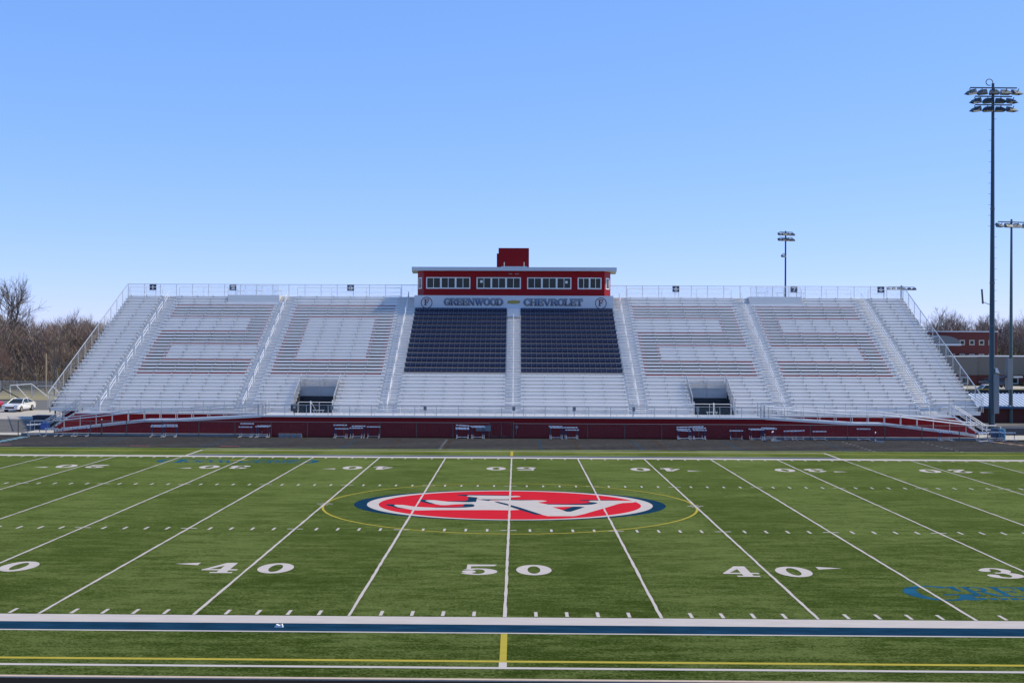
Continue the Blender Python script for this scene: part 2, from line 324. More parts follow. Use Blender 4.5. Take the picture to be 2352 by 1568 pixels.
GL = {
 '0': (1, ring(.5,.5,.5,.5,.18,.36,n=40)),
 '5': (1, rc(.12,.5,.24,1)+[[(.24,.82),(.9,.86),(.97,.96),(.95,1),(.24,1)]]+ring(.45,.31,.55,.31,.2,.22,-150,140,40)+disc(.2,.3,.2,.13)),
 '4': (1, [[(.0,.32),(.15,.32),(.58,.82),(.47,1.0)]]+[[(.47,1.0),(.55,.78),(.55,1.0)]]+rc(.0,.26,1.0,.37)+rc(.5,.05,.78,1)+rc(.32,0,.95,.09)),
 '3': (1, ring(.5,.74,.42,.26,.14,.17,-80,165,30)+ring(.48,.29,.52,.29,.18,.2,-160,85,34)+disc(.2,.74,.17,.11)+disc(.17,.27,.17,.11)+rc(.36,.47,.6,.56)),
 '2': (1, ring(.5,.7,.46,.3,.17,.21,-35,170,30)+disc(.22,.7,.2,.12)+[[(.88,.53),(.6,.6),(.08,.12),(.3,.1)]]+[[(.08,0),(.9,0),(.97,.3),(.84,.3),(.74,.16),(.08,.16)]]),
 '1': (.5, rc(.15,0,.35,1)+[[(0,.78),(.15,.86),(.15,1)]]),
 '6': (.7, ring(.35,.33,.35,.33,.17,.18)+[[(0,.33),(.17,.33),(.3,.75),(.62,.85),(.55,1),(.25,.95),(.05,.7)]]),
 '7': (.7, rc(0,.84,.7,1)+[[(.2,0),(.4,0),(.7,.84),(.5,.84)]]),
 '8': (.7, ring(.35,.74,.3,.26,.13,.12)+ring(.35,.28,.35,.28,.16,.14)),
 'G': (.95, ring(.47,.5,.47,.5,.27,.43,50,342,30)+rc(.72,.05,.9,.42)+rc(.52,.36,1.0,.43)+[[(.74,.93),(.86,.98),(.86,.62),(.8,.62)]]),
 'C': (.85, ring(.47,.5,.47,.5,.27,.43,48,312,30)+[[(.72,.93),(.84,.98),(.84,.64),(.78,.64)]]+rc(.74,.1,.82,.2)),
 'R': (.95, stem(.08)+ring(.4,.74,.42,.26,.22,.19,-90,90,26)+rc(.28,.93,.42,1)+rc(.28,.48,.42,.55)+[[(.4,.5),(.6,.5),(.98,0),(.72,0)]]),
 'E': (.85, stem(.08)+rc(.28,.93,.8,1)+rc(.28,0,.8,.07)+rc(.28,.47,.6,.54)+rc(.73,.7,.8,1)+rc(.75,0,.83,.3)+rc(.56,.36,.62,.64)),
 'N': (1.05, rc(.1,0,.18,1)+rc(0,0,.3,.06)+rc(.84,0,.92,1)+rc(.72,.94,1.04,1)+[[(.0,1),(.28,1),(.94,0),(.74,0)]]),
 'W': (1.35, [[(.0,1),(.24,1),(.5,0),(.36,0)],[(.42,.1),(.5,0),(.72,.85),(.64,1)],[(.52,1),(.74,1),(1.0,0),(.86,0)],[(.94,.12),(1.0,0),(1.27,1),(1.19,1)]]+rc(-.04,.94,.32,1)+rc(.46,.94,.84,1)+rc(1.1,.94,1.36,1)),
 'O': (.98, ring(.49,.5,.49,.5,.27,.43,n=36)),
 'D': (.98, stem(.08)+ring(.42,.5,.54,.5,.33,.43,-90,90,30)+rc(.28,.93,.43,1)+rc(.28,0,.43,.07)),
 'H': (1.05, stem(.08)+stem(.72)+rc(.28,.46,.72,.54)),
 'V': (1.02, [[(.0,1),(.26,1),(.6,0),(.44,0)],[(.52,.08),(.6,0),(.98,1),(.88,1)]]+rc(-.04,.94,.36,1)+rc(.76,.94,1.08,1)),
 'L': (.82, stem(.08)+rc(.28,0,.76,.07)+rc(.7,0,.78,.32)),
 'T': (.9, rc(.35,0,.55,1)+rc(.24,0,.66,.07)+rc(.02,.92,.88,1)+rc(.02,.68,.09,1)+rc(.81,.68,.88,1)),
 'F': (.75, stem(.08,.2)+rc(.28,.9,.75,1)+rc(.66,.68,.75,1)+rc(.28,.45,.55,.54)+rc(.5,.36,.58,.63)),
}
def grow(poly, d):
    """offset a convex polygon outward by d"""
    A = sum(p[0]*q[1]-q[0]*p[1] for p, q in zip(poly, poly[1:]+poly[:1]))
    P = poly if A > 0 else poly[::-1]
    n = len(P); out = []
    for i in range(n):
        a, b, c = Vector(P[i-1]), Vector(P[i]), Vector(P[(i+1) % n])
        e1, e2 = (b-a), (c-b)
        if e1.length < 1e-6 or e2.length < 1e-6: out.append(tuple(b)); continue
        n1 = Vector((e1.y,-e1.x)).normalized(); n2 = Vector((e2.y,-e2.x)).normalized()
        k = (n1+n2)
        k = n1 if k.length < .3 else k/max(.5, (1+n1.dot(n2)))
        out.append((b.x+k.x*d, b.y+k.y*d))
    return out

def field_digit(mb, ch, x0, y0, wd, ht, flip):
    w_, pieces = GL[ch]; s = -1 if flip else 1; k = 0
    for pc in pieces:
        k += 1; mb.face([(x0+s*px/w_*wd, y0+s*py*ht, .005+.0002*(k % 9)) for px, py in (pc if True else pc)])
nm = MB()
for yd, ch in ((-30,'3'),(-40,'4'),(0,'5'),(40,'4'),(30,'3'),(-20,'2'),(20,'2')):
    xc = 0 if yd == 0 else math.copysign((50-abs(yd))*.9144, yd)
    for flip, yb in ((False, 6.22), (True, 42.70)):
        s = -1 if flip else 1
        field_digit(nm, ch, xc-s*1.58, yb, 1.25, 1.95 if not flip else 1.95, flip)
        field_digit(nm, '0', xc+s*.33, yb, 1.25, 1.95, flip)
        if yd:
            g = math.copysign(1, yd); ay = yb+s*1.45
            nm.face([(xc+g*1.95, ay-s*.0, .005),(xc+g*1.95, ay+s*.5, .005),(xc+g*2.83, ay+s*.25, .005)])
tag(nm.build('yard_numbers', PW), 'white slab serif yard numbers 50 40 30 20 with arrows on the turf', 'markings', kind='structure')

# blue sponsor wordmark painted on the turf, once near right and once rotated at far left
fm = MB()
def wordmark(sg, ox, oy):
    def put(ch, x, y, wd, ht, k0):
        w_, pcs = GL[ch]
        for i, pc in enumerate(pcs):
            fm.face([(ox+sg*(x+px/w_*wd), oy+sg*(y+py*ht), .003+.0002*(i % 7)) for px, py in pc], 0)
    put('G', 0, 0, 2.15, 2.35, 0)
    x = 2.1
    for ch, wd in zip('REENWOO', (.92,.86,.86,1.0,1.3,.95,.95)):
        put(ch, x, .72, wd, 1.5, 0); x += wd
    put('D', x-.05, .0, 2.0, 2.35, 0)
    for i in range(20):
        if i in (8,9,10): continue
        xx = 2.2+i*.335; fm.box(ox+sg*xx-.12, ox+sg*xx+.12, oy+sg*.33-.13, oy+sg*.33+.13, 0, .0032, 0)
    fm.face([(ox+sg*px, oy+sg*py, .0035) for px, py in ((4.9,.2),(6.1,.2),(6.2,.45),(5.0,.45))], 1)
wordmark(1, 12.87, 2.5); wordmark(-1, -12.88, 46.75)
tag(fm.build('turf_wordmark', [PB,PY]), 'worn blue GREENWOOD wordmark painted on the turf', 'markings', kind='structure')

# ================================================================== GRANDSTAND
YB, ZB, T, RS, NR = 71.8, 2.217, .617, .3052, 36
def SY(i): return YB+(35-i)*T            # seat front edge, row 0 at the top
def SZ(i): return ZB+(35-i)*RS           # seat top
def TZ(i): return SZ(i)-.43              # foot tread
def RY(i): return SY(i)+.30              # riser behind seat i
XE = 41.13
DECK = 1.74
SEC = {1:(-XE,-37.27), 2:(-35.75,-24.65), 3:(-23.15,-11.88), 6:(11.88,23.15), 7:(24.65,35.75), 8:(37.27,XE)}
AISLE = {1:(-37.27,-35.75), 2:(-24.65,-23.15), 3:(-11.88,-10.32), 4:(-.65,.65), 5:(10.32,11.88), 6:(23.15,24.65), 7:(35.75,37.27)}
VOM = ((-19.45,-15.95), (15.95,19.45)); VROW = 29   # tunnel rows 29..35
stand = thing('grandstand', 'long silver aluminium grandstand with painted digits across its stepped rows', 'grandstand', (0,0,0))

def ranges(i):
    """x ranges of the general stepped deck at row i"""
    out = []
    left = -XE if i < 35 else -38.2
    cuts = []
    if i >= VROW: cuts += list(VOM)
    if i <= 25: cuts.append((-10.32,10.32))      # chair block has its own steps
    xs = left
    for a, b in sorted(cuts): out.append((xs,a)); xs = b
    out.append((xs,-left)); return out
tr, ri = MB(), MB()
for i in range(NR):
    y0 = RY(i+1) if i < 35 else RY(35)-T
    for a, b in ranges(i):
        tr.box(a, b, y0, RY(i), TZ(i)-.04, TZ(i))
        ri.box(a, b, RY(i), RY(i)+.012, TZ(i), TZ(i)+RS-.041)
tr.box(-XE, -10.2, RY(0), 94.0, TZ(0)+RS-.04, TZ(0)+RS); tr.box(10.2, XE, RY(0), 94.0, TZ(0)+RS-.04, TZ(0)+RS)
# chair block: wide treads
CT, CR = T*1.5, RS*1.5
CYF = RY(26)
def CY(j): return CYF+(13-j)*CT          # front edge of chair tread j (0 = top)
def CZ(j): return TZ(25)+(13-j)*CR
for j in range(14):
    for a, b in ((-10.32,-.65),(.65,10.32)):
        tr.box(a, b, CY(j), CY(j)+CT, CZ(j)-.04, CZ(j))
        ri.box(a, b, CY(j)+CT, CY(j)+CT+.012, CZ(j), CZ(j)+CR-.041)
# aisles: treads of the centre aisle inside the chair block, and half steps in every aisle
for i in range(7, 26):
    tr.box(-.65, .65, RY(i+1), RY(i), TZ(i)-.04, TZ(i)); ri.box(-.65, .65, RY(i), RY(i)+.012, TZ(i), TZ(i)+RS-.041)
for k, (a, b) in AISLE.items():
    st = MB()
    for i in range(7 if k == 4 else 0, 36):
        st.prism([(RY(i)-T/2,TZ(i)+RS/2-.05),(RY(i)-T/2,TZ(i)+RS/2-.03),(RY(i)-T/2+.03,TZ(i)+RS/2),(RY(i)-.002,TZ(i)+RS/2),(RY(i)-.002,TZ(i)+RS/2-.05)], a+.04, b-.04)
        st.box(a+.05, b-.05, RY(i)-T/2+.05, RY(i)-T/2+.06, TZ(i)+.002, TZ(i)+RS/2-.085)
        st.prism([(RY(i)-.07,TZ(i)+RS-.05),(RY(i)-.07,TZ(i)+RS-.025),(RY(i)-.04,TZ(i)+RS+.004),(RY(i)-.003,TZ(i)+RS+.004),(RY(i)-.003,TZ(i)+RS-.05)], a+.04, b-.04)
    st.build('aisle_steps', ALUT, stand)
tr.build('foot_treads', ALUT, stand); ri.build('risers', ALU, stand)
# side faces of chair block along the centre and outer aisles
for x in (-10.32, -.655, .65, 10.31):
    cs = MB()
    for j in range(14): cs.box(x, x+.008, CY(j), CY(j)+CT, CZ(j)-.6, CZ(j)-.041)
    cs.build('block_side', ALU, stand)

# painted digits on the risers
pb = MB()
def strip(x0, x1, row, m):
    i = row-1; z = TZ(i)
    pb.box(x0, x1, RY(i)-.006, RY(i)-.001, z+.10, z+.235, m)
def digit(ch, x0, x1):
    pb.__init__()
    u, cw = .32, 1.85
    def run(a, b, row): strip(a, a+u, row, 1); strip(a+u, b-u, row, 0); strip(b-u, b, row, 1)
    segs = {'2':('R','L'), '0':('LR','LR'), '5':('L','R')}[ch]
    bars = [4,13,22] if ch != '0' else [4,22]
    def colat(row, side):
        a, b = (x0, x0+cw) if side == 'L' else (x1-cw, x1); run(a, b, row)
    for bi, r0 in enumerate(bars):
        up = {4:'',13:segs[0],22:segs[1]}[r0]; dn = {4:segs[0],13:segs[1],22:''}[r0]
        if ch == '0': up, dn = ('', 'LR') if r0 == 4 else ('LR', '')
        for k in range(5):
            row = r0+k
            if k in (1,2,3): run(x0, x1, row)
            else:
                con = up if k == 0 else dn
                xa, xb = x0, x1
                if 'L' in con: strip(x0, x0+u, row, 1); strip(x0+u, x0+cw-u, row, 0); xa = x0+cw-u
                if 'R' in con: strip(x1-u, x1, row, 1); strip(x1-cw+u, x1-u, row, 0); xb = x1-cw+u
                strip(xa, xb, row, 1)
    def cols_(rows, sides):
        for row in rows:
            for s_ in sides: colat(row, s_)
    if ch == '0': cols_(range(9,22), 'LR')
    else: cols_(range(9,13), segs[0]); cols_(range(18,22), segs[1])
for ch, xa, xb in (('2',-35.3,-25.1),('0',-22.72,-12.33),('2',12.33,22.72),('5',25.1,35.3)):
    digit(ch, xa, xb); pb.build('painted_digit', [BLACKB, REDB], stand)

# walkway deck, fascia and red skirting
dk = MB()
dk.box(-21.2, 21.2, 67.15, RY(35)-T, DECK-.05, DECK); dk.box(-38.2, -21.2, 70.35, RY(35)-T, DECK-.05, DECK); dk.box(21.2, 38.2, 70.35, RY(35)-T, DECK-.05, DECK)
dk.build('walkway_deck', ALUT, stand)
fa = MB()
fa.box(-21.2, 21.2, 67.10, 67.147, DECK-.10, DECK+.06); fa.box(-38.2, -21.25, 70.30, 70.347, DECK-.10, DECK+.04); fa.box(21.25, 38.2, 70.30, 70.347, DECK-.10, DECK+.04)
fa.box(-21.25, -21.2, 67.15, 70.3, DECK-.10, DECK+.04); fa.box(21.2, 21.25, 67.15, 70.3, DECK-.10, DECK+.04)
for s in (-1, 1):
    a, b = sorted((s*XE, s*38.25)); fa.box(a, b, RY(35)-.06, RY(35)-.02, TZ(34)-.32, TZ(34)-.045)
    fa.box(*sorted((s*(XE+.01), s*(XE+.06))), RY(35), 94, 0, 0) if False else None
fa.build('walkway_fascia', ALU, stand)
sk_ = MB()
sk_.box(-21.15, 21.15, 67.2, 67.23, 0, DECK-.105)
for s in (-1, 1):
    pts = [(s*21.2,.2),(s*40.4,.2),(s*38.2,DECK-.11),(s*21.2,DECK-.11)]
    sk_.slab(pts if s > 0 else pts[::-1], 70.4, 70.43)
sk_.build('skirting', REDW, stand)
# end stringers and understructure
us = MB()
for s in (-1, 1):
    x = s*XE
    for k in range(12):
        y = 73+k*1.9; z = TZ(35)+(y-RY(35))/T*RS-.15
        if z > .3: us.tube((x-s*.15,y,0),(x-s*.15,y,z),.07,n=4)
        us.tube((x-s*3.4,y,0),(x-s*3.4,y,max(.3,z)),.07,n=4)
    us.prism([(RY(35)-.1,TZ(34)-.45),(94,TZ(0)-.15),(94,TZ(0)+.1),(RY(35)-.1,TZ(34)-.1)], *sorted((x-s*.06,x-s*.01)))
us.box(-XE+.3, XE-.3, 79.5, 79.6, 0, TZ(24)-.3)  # added dark wall, its colour stands in for shade beneath the seating
us.build('understructure', SHADE, stand)

# tunnels through the seating
for s, (a, b) in zip(('left','right'), VOM):
    yv = RY(29); zt = TZ(28)
    v = MB()
    v.box(a, b, yv+.02, yv+.06, 3.02, zt-.045)             # header over the opening
    v.build('tunnel_header', mat('dull header panel', (.42,.42,.43), .5, .3, var=.25, vscale=1.2, stretch=(.4,1,2)), stand)
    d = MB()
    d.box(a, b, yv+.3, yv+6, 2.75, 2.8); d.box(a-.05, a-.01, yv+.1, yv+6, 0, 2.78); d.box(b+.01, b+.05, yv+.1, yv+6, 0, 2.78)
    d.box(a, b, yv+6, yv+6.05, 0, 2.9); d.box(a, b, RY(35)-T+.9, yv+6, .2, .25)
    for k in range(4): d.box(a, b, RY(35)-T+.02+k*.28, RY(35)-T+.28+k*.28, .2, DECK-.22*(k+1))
    d.build('tunnel_lining', BLACK, stand)  # black colour puts the tunnel's inner shade into its surfaces
    g = MB(); g.box(a, b, yv+.0, yv+.018, 2.62, 3.03); g.build('tunnel_lintel', SHADE, stand)
    for x in (a-.006, b+.002):
        w_ = MB()
        pts = [(RY(35)-T,DECK),(RY(28),DECK),(RY(28),TZ(28)-.05)]
        for i in range(29, 36): pts += [(RY(i), TZ(i-1)-.05), (RY(i), TZ(i)-.045)]
        w_.prism(pts[::-1], x, x+.004); w_.build('tunnel_cheek', SHADE, stand)  # dark sheet paints the shade seen through the open row ends

# raised platforms at the top
for s in (-1, 1):
    a, b = sorted((s*24.67, s*30.1))
    MB().box(a, b, SY(2)+.28, 94, TZ(2)+.2, SZ(0)-.02).build('raised_platform', ALU, stand)

# ---- benches
ORD = ['top','second','third','fourth','fifth','sixth','seventh','eighth','ninth','tenth','eleventh','twelfth','thirteenth','fourteenth','fifteenth','sixteenth','seventeenth','eighteenth','nineteenth','twentieth','twenty-first','twenty-second','twenty-third','twenty-fourth','twenty-fifth','twenty-sixth','twenty-seventh','twenty-eighth','twenty-ninth','thirtieth','thirty-first','thirty-second','thirty-third','thirty-fourth','thirty-fifth','thirty-sixth']
bench_mesh = {}
def bench(x0, x1, i, label, off=None):
    L_ = round(x1-x0, 2); key = (L_, i % 2)
    if key not in bench_mesh:
        m = MB()
        m.prism([(0,-.055),(0,-.035),(.012,-.015),(.035,0),(.25,0),(.25,-.05)], 0, L_, 0)
        nb = max(2, round(L_/1.9)); sh = .25 if i % 2 else .4
        for k in range(nb+1):
            x = min(L_-.15, max(.12, sh+(L_-.5)*k/nb))
            m.box(x-.02, x+.02, .06, .20, -.43, -.05, 1); m.box(x-.02, x+.02, .20, .30, -.12, -.05, 1)
        o = m.build('bleacher_bench', [SEAT, RAIL]); bench_mesh[key] = o
    else:
        o = bench_mesh[key].copy(); C.objects.link(o)
    o.location = (x0, SY(i), SZ(i))
    return tag(o, label, 'bench', 'aluminium bench rows of the grandstand')
for s, (a, b) in SEC.items():
    where = {1:'narrow far left block under sign 1', 2:'block under sign 2 with a painted 2', 3:'block under sign 3 with a painted 0', 6:'block under sign 6 with a painted 2', 7:'block under sign 7 with a painted 5', 8:'narrow far right block under sign 8'}[s]
    for i in range(36):
        if s in (1,8) and i == 35: continue
        segs = [(a+.05, b-.05, '')]
        if s == 2 and i <= 2: segs = [(a+.05, -30.2, '')]
        if s == 7 and i <= 2: segs = [(30.2, b-.05, '')]
        if s in (3,6) and i >= VROW:
            v = VOM[0] if s == 3 else VOM[1]
            segs = [(a+.05, v[0]-.08, 'left of tunnel, '), (v[1]+.08, b-.05, 'right of tunnel, ')]
        for x0, x1, side in segs:
            row = ORD[i]+' bench row'+(' from top' if i else '')
            bench(x0, x1, i, row+', '+side+(where if not side else where.split(' with')[0]))
for i in range(26, 36):
    for x0, x1, side in ((-10.25,-.7,'left'), (.7,10.25,'right')):
        bench(x0, x1, i, ORD[i-26]+' bench row below the navy chairs, '+side+' of the centre aisle')

# ---- navy stadium chairs
def chair_proto():
    t = thing('stadium_chair', '', 'chair')
    b = MB()
    prof = []
    for k in range(7):
        u = -1+k/3; prof.append((u*.242, .035*u*u))
    for (z0, yo0, z1, yo1) in ((.37,.0,.55,.03),(.55,.03,.72,.075),(.72,.075,.76,.07)):
        for (xa, ya), (xb, yb) in zip(prof, prof[1:]):
            b.face([(xa,yo0-ya,z0),(xb,yo0-yb,z0),(xb,yo1-yb,z1),(xa,yo1-ya,z1)])
            b.face([(xa,yo0-ya+.03,z0),(xa,yo1-ya+.03,z1),(xb,yo1-yb+.03,z1),(xb,yo0-yb+.03,z0)])
    for (xa, ya), (xb, yb) in zip(prof, prof[1:]): b.face([(xa,.07-ya,.76),(xb,.07-yb,.76),(xb,.10-yb,.76),(xa,.10-ya,.76)])
    for x in (-.242,.242): b.face([(x,-.035,.37),(x,.035,.72),(x,.065,.76),(x,.0,.37)])
    b.box(-.03, .03, .055, .066, .665, .69, 1)                       # number plate
    b.box(-.15, .15, .025, .04, .60, .615, 2)  # pale strip paints a highlight line across the backrest
    b.build('backrest', [NAVY, WHT, mat('worn plastic edge', (.16,.18,.24), .3)], t)
    q = MB(); q.prism([(-.06,.345),(-.15,.36),(-.18,.52),(-.15,.57),(-.10,.55),(-.05,.40)], -.225, .225)
    q.build('folded_seat', NAVY, t)
    a = MB(); a.box(.243, .251, -.14, .02, .48, .51); a.box(.243, .251, -.02, .03, 0, .48); a.build('armrest', NAVY2, t)
    return t
proto = chair_proto(); first = True
NCH = 19; pitch = (10.2-.72)/NCH
spots = []
for j in range(13, -1, -1):
    for side in (-1, 1):
        for k in range(NCH): spots.append((j, side, k))
stuff = MB(); cnt = 0
rest = []
for j, side, k in spots:
    x = side*(.72+pitch*(k+.5)); loc = (x, CY(j)+.62, CZ(j))
    if cnt < 300:
        lab = 'navy folded stadium chair, %s from centre aisle, %s row from bottom, %s block' % (ORD[k] if k else 'first', ORD[13-j] if j < 13 else 'first', 'left' if side < 0 else 'right')
        if first: proto.location = loc; proto['label'] = lab; proto['group'] = 'navy stadium chairs below the press box'; first = False
        else: dup(proto, loc, 0, lab, 'navy stadium chairs below the press box')
        cnt += 1
    else: rest.append(loc)
# upper rows: one object
vs, fs, ms = [], [], []
src = [(c.data, {'backrest':0,'folded_seat':0,'armrest':3}[c.name.split('.')[0]]) for c in proto.children]
for loc in rest:
    for me, mo in src:
        n0 = len(stuff.v); stuff.v += [(v.co.x+loc[0], v.co.y+loc[1], v.co.z+loc[2]) for v in me.vertices]
        for p in me.polygons: stuff.f.append(tuple(n0+q for q in p.vertices)); stuff.m.append(mo+p.material_index)
bm_ = [c for c in proto.children if c.name.startswith('backrest')][0].data.materials
tag(stuff.build('stadium_chairs', [bm_[0], bm_[1], bm_[2], NAVY2]), 'navy stadium chairs filling the rows nearest the white wordmark wall', 'chairs', 'navy stadium chairs below the press box', 'stuff')

# ---- aisle handrails
def handrail(y0, y1, slope, x):
    m = MB(); dz = (y1-y0)*slope
    for h in (.92, .56): m.tube((0,0,h), (0,y1-y0,h+dz), .034, n=6)
    m.tube((0,0,0),(0,0,.92),.030,n=6); m.tube((0,y1-y0,dz),(0,y1-y0,dz+.92),.030,n=6)
    return m
hr = None
ANAME = {1:'between signs 1 and 2', 2:'between signs 2 and 3', 3:'left of the navy chairs', 4:'between the two chair blocks', 5:'right of the navy chairs', 6:'between signs 6 and 7', 7:'between signs 7 and 8'}
for k, (a, b) in AISLE.items():
    x = (a+b)/2
    for q in range(9):
        lo = 35-4*q
        if k == 4 and lo < 9: continue
        y = RY(lo)-.35; loc = (x, y, TZ(lo))
        lab = '%s white aisle handrail from the bottom, %s' % (ORD[q] if q else 'first', ANAME[k])
        if hr is None:
            hr = handrail(0, 2.75*T, RS/T, 0).build('aisle_handrail', RAILW); o = hr
        else: o = hr.copy(); C.objects.link(o)
        o.location = loc; tag(o, lab, 'handrail', 'white aisle handrails of the grandstand')

# ---- fences and guard rails on the stand
def fence(name, label, p, q, h, step, rail=RAIL, post=RAIL, link=LINK, mid=False, group=None, bottom=.08, rp=.03, rr=.028, mesh=True, each=True):
    """straight fence between points p and q (z may slope): posts, rails and mesh"""
    p, q = Vector(p), Vector(q); t = thing(name, label, 'fence', p, 0, group); d = q-p
    n = max(1, round(d.length/step))
    if each:
        for k in range(n+1):
            u = d*k/n; MB().tube(u, u+Vector((0,0,h)), rp, n=6).build('post', post, t)
    r = MB(); r.tube((0,0,h), d+Vector((0,0,h)), rr, n=6); r.build('top_rail', rail, t)
    if mid: m = MB(); m.tube((0,0,h*.55), d+Vector((0,0,h*.55)), rr*.9, n=6); m.build('middle_rail', rail, t)
    if mesh:
        MB().face([(0,0,bottom), tuple(d+Vector((0,0,bottom))), tuple(d+Vector((0,0,h))), (0,0,h)]).build('wire_mesh', link, t)
    return t
ZT = TZ(0)+RS
fence('chain_link_fence', 'chain link back fence along the top of the left half of the grandstand', (-XE,93.95,ZT), (-10.2,93.95,ZT), 1.28, 1.75)
fence('chain_link_fence', 'chain link back fence along the top of the right half of the grandstand', (10.2,93.95,ZT), (XE,93.95,ZT), 1.28, 1.75)
for s, nm_ in ((-1,'left'),(1,'right')):
    x = s*(XE-.02)
    sf = fence('chain_link_fence', 'sloping chain link guard fence down the %s end of the grandstand' % nm_, (x,71.6,2.05), (x,93.9,ZT), 1.32, 2.05, link=LINKY, rr=.045, bottom=.15)
    fence('chain_link_fence', 'low chain link guard at the foot of the %s end block' % nm_, *sorted(((x,RY(35)-.1,TZ(34)),(s*38.3,RY(35)-.1,TZ(34)))), 1.07, 1.6)
# white guard rails in front of the top walkway
def guard(x0, x1, y, z, h, label, step=2.6, two=True, group='white guard rails of the grandstand'):
    m = MB()
    m.path([(x0,y,z),(x0,y,z+h-.08),(x0+.08,y,z+h),(x1-.08,y,z+h),(x1,y,z+h-.08),(x1,y,z)], .032)
    if two: m.tube((x0,y,z+h*.5),(x1,y,z+h*.5),.02,n=5)
    n = max(1, round((x1-x0)/step))
    for k in range(1, n): x = x0+(x1-x0)*k/n; m.tube((x,y,z),(x,y,z+h),.022,n=5)
    return tag(m.build('guard_rail', RAILW), label, 'guard rail', group)
for x0, x1, l in ((-40.9,-37.4,'narrow white guard rail in front of sign 1'),(-35.6,-30.4,'white guard rail left of the platform under sign 2'),(-23.0,-12.0,'long white guard rail in front of sign 3'),(12.0,23.0,'long white guard rail in front of sign 6'),(30.4,35.6,'white guard rail right of the platform under sign 7'),(37.4,40.9,'narrow white guard rail in front of sign 8')):
    guard(x0, x1, RY(0)+.1, ZT, .95, l, 3.3 if x1-x0 > 5 else 1.8)
for s, nm_ in ((-1,'2'),(1,'7')):
    a, b = sorted((s*24.8, s*30.0))
    fence('platform_fence', 'low chain link fence on the '+('left' if s < 0 else 'right')+' raised platform at the top of the seating', (a,SY(2)+.4,SZ(0)-.02), (b,SY(2)+.4,SZ(0)-.02), 1.0, 1.75, rail=RAILW, post=RAILW)
    for k in range(3):
        bx = a+.7+k*2.0
        m = MB(); m.box(0,.95,0,.25,.40,.44); m.box(.1,.13,.1,.14,0,.4); m.box(.82,.85,.1,.14,0,.4)
        tag(m.build('companion_bench', RAILW, loc=(bx, 92.6, SZ(0)-.02)), '%s small white bench on the platform under sign %s' % (['leftmost','middle','rightmost'][k], nm_), 'bench', 'small white benches')
# deck front fence, deck benches, loop rails
fence('walkway_fence', 'chain link fence along the front edge of the middle walkway', (-21.1,67.2,DECK+.06), (21.1,67.2,DECK+.06), .86, 1.83)
fence('walkway_fence', 'chain link fence at the walkway behind the left ramp', (-38.0,70.45,DECK), (-21.5,70.45,DECK), 1.1, 1.8)
fence('walkway_fence', 'chain link fence at the walkway behind the right ramp', (21.5,70.45,DECK), (38.0,70.45,DECK), 1.1, 1.8)
for s, nm_ in ((-1,'left'),(1,'right')):
    t = thing('ramp_gate', 'tall silver gate posts where the %s ramp meets the walkway' % nm_, 'gate', (s*21.2,67.3,DECK))
    for dx, dy, h in ((0,0,1.05),(s*.35,.0,1.0),(0,2.9,1.15),(s*.3,2.9,1.15),(-s*.3,.1,1.0)): MB().tube((dx,dy,0),(dx,dy,h),.05).build('post', RAIL, t)
    MB().tube((0,0,1.02),(0,2.9,1.12),.03).build('top_rail', RAIL, t)
pb_ = None
NUMW = ['first','second','third','fourth','fifth','sixth','seventh','eighth','ninth','tenth','eleventh','twelfth','thirteenth','fourteenth']
for k in range(14):
    if pb_ is None:
        m = MB(); m.box(0,.95,0,.25,.41,.45); m.box(.08,.12,.1,.14,0,.41); m.box(.83,.87,.1,.14,0,.41); pb_ = m.build('walkway_bench', RAILW); o = pb_
    else: o = pb_.copy(); C.objects.link(o)
    o.location = (-17.0+2.57*k, 67.75, DECK)
    tag(o, NUMW[k]+' small white bench from the left on the middle walkway', 'bench', 'small white benches')
def loop(x0, x1, label): guard(x0, x1, RY(35)-T-.1, DECK, .95, label, 1.67, False)
loop(-9.9, 10.1, 'long white rail at the back of the walkway below the chair blocks')
loop(-18.9, -11.4, 'white rail across the left tunnel mouth'); loop(11.6, 19.1, 'white rail across the right tunnel mouth')
for k, x in enumerate((-15.3,-7.4,.1,5.2,10.2,15.6)):
    m = MB(); m.box(-.13,.13,0,.1,.5,.85)
    m.box(-.02,.02,.03,.07,0,.5)
    tag(m.build('electric_box', GREYB, loc=(x,67.35,DECK)), NUMW[k]+' small grey box from the left on the walkway fence', 'box', 'small grey boxes on the walkway fence')
t = thing('loudspeaker', 'square black loudspeaker on a short stand at the left end of the walkway', 'speaker', (-18.6,67.8,DECK))
m = MB(); m.box(-.28,.28,0,.35,.35,.95); m.build('cabinet', BLACK, t)
m = MB(); [m.face([(.03+.12*math.cos(q*.4),-.005,.68+.12*math.sin(q*.4)) for q in range(16)])]; m.build('cone', mat('speaker cone', (.35,.35,.36), .5), t)
MB().tube((0,.15,0),(0,.15,.36),.03).build('stand_pole', BLACK, t)
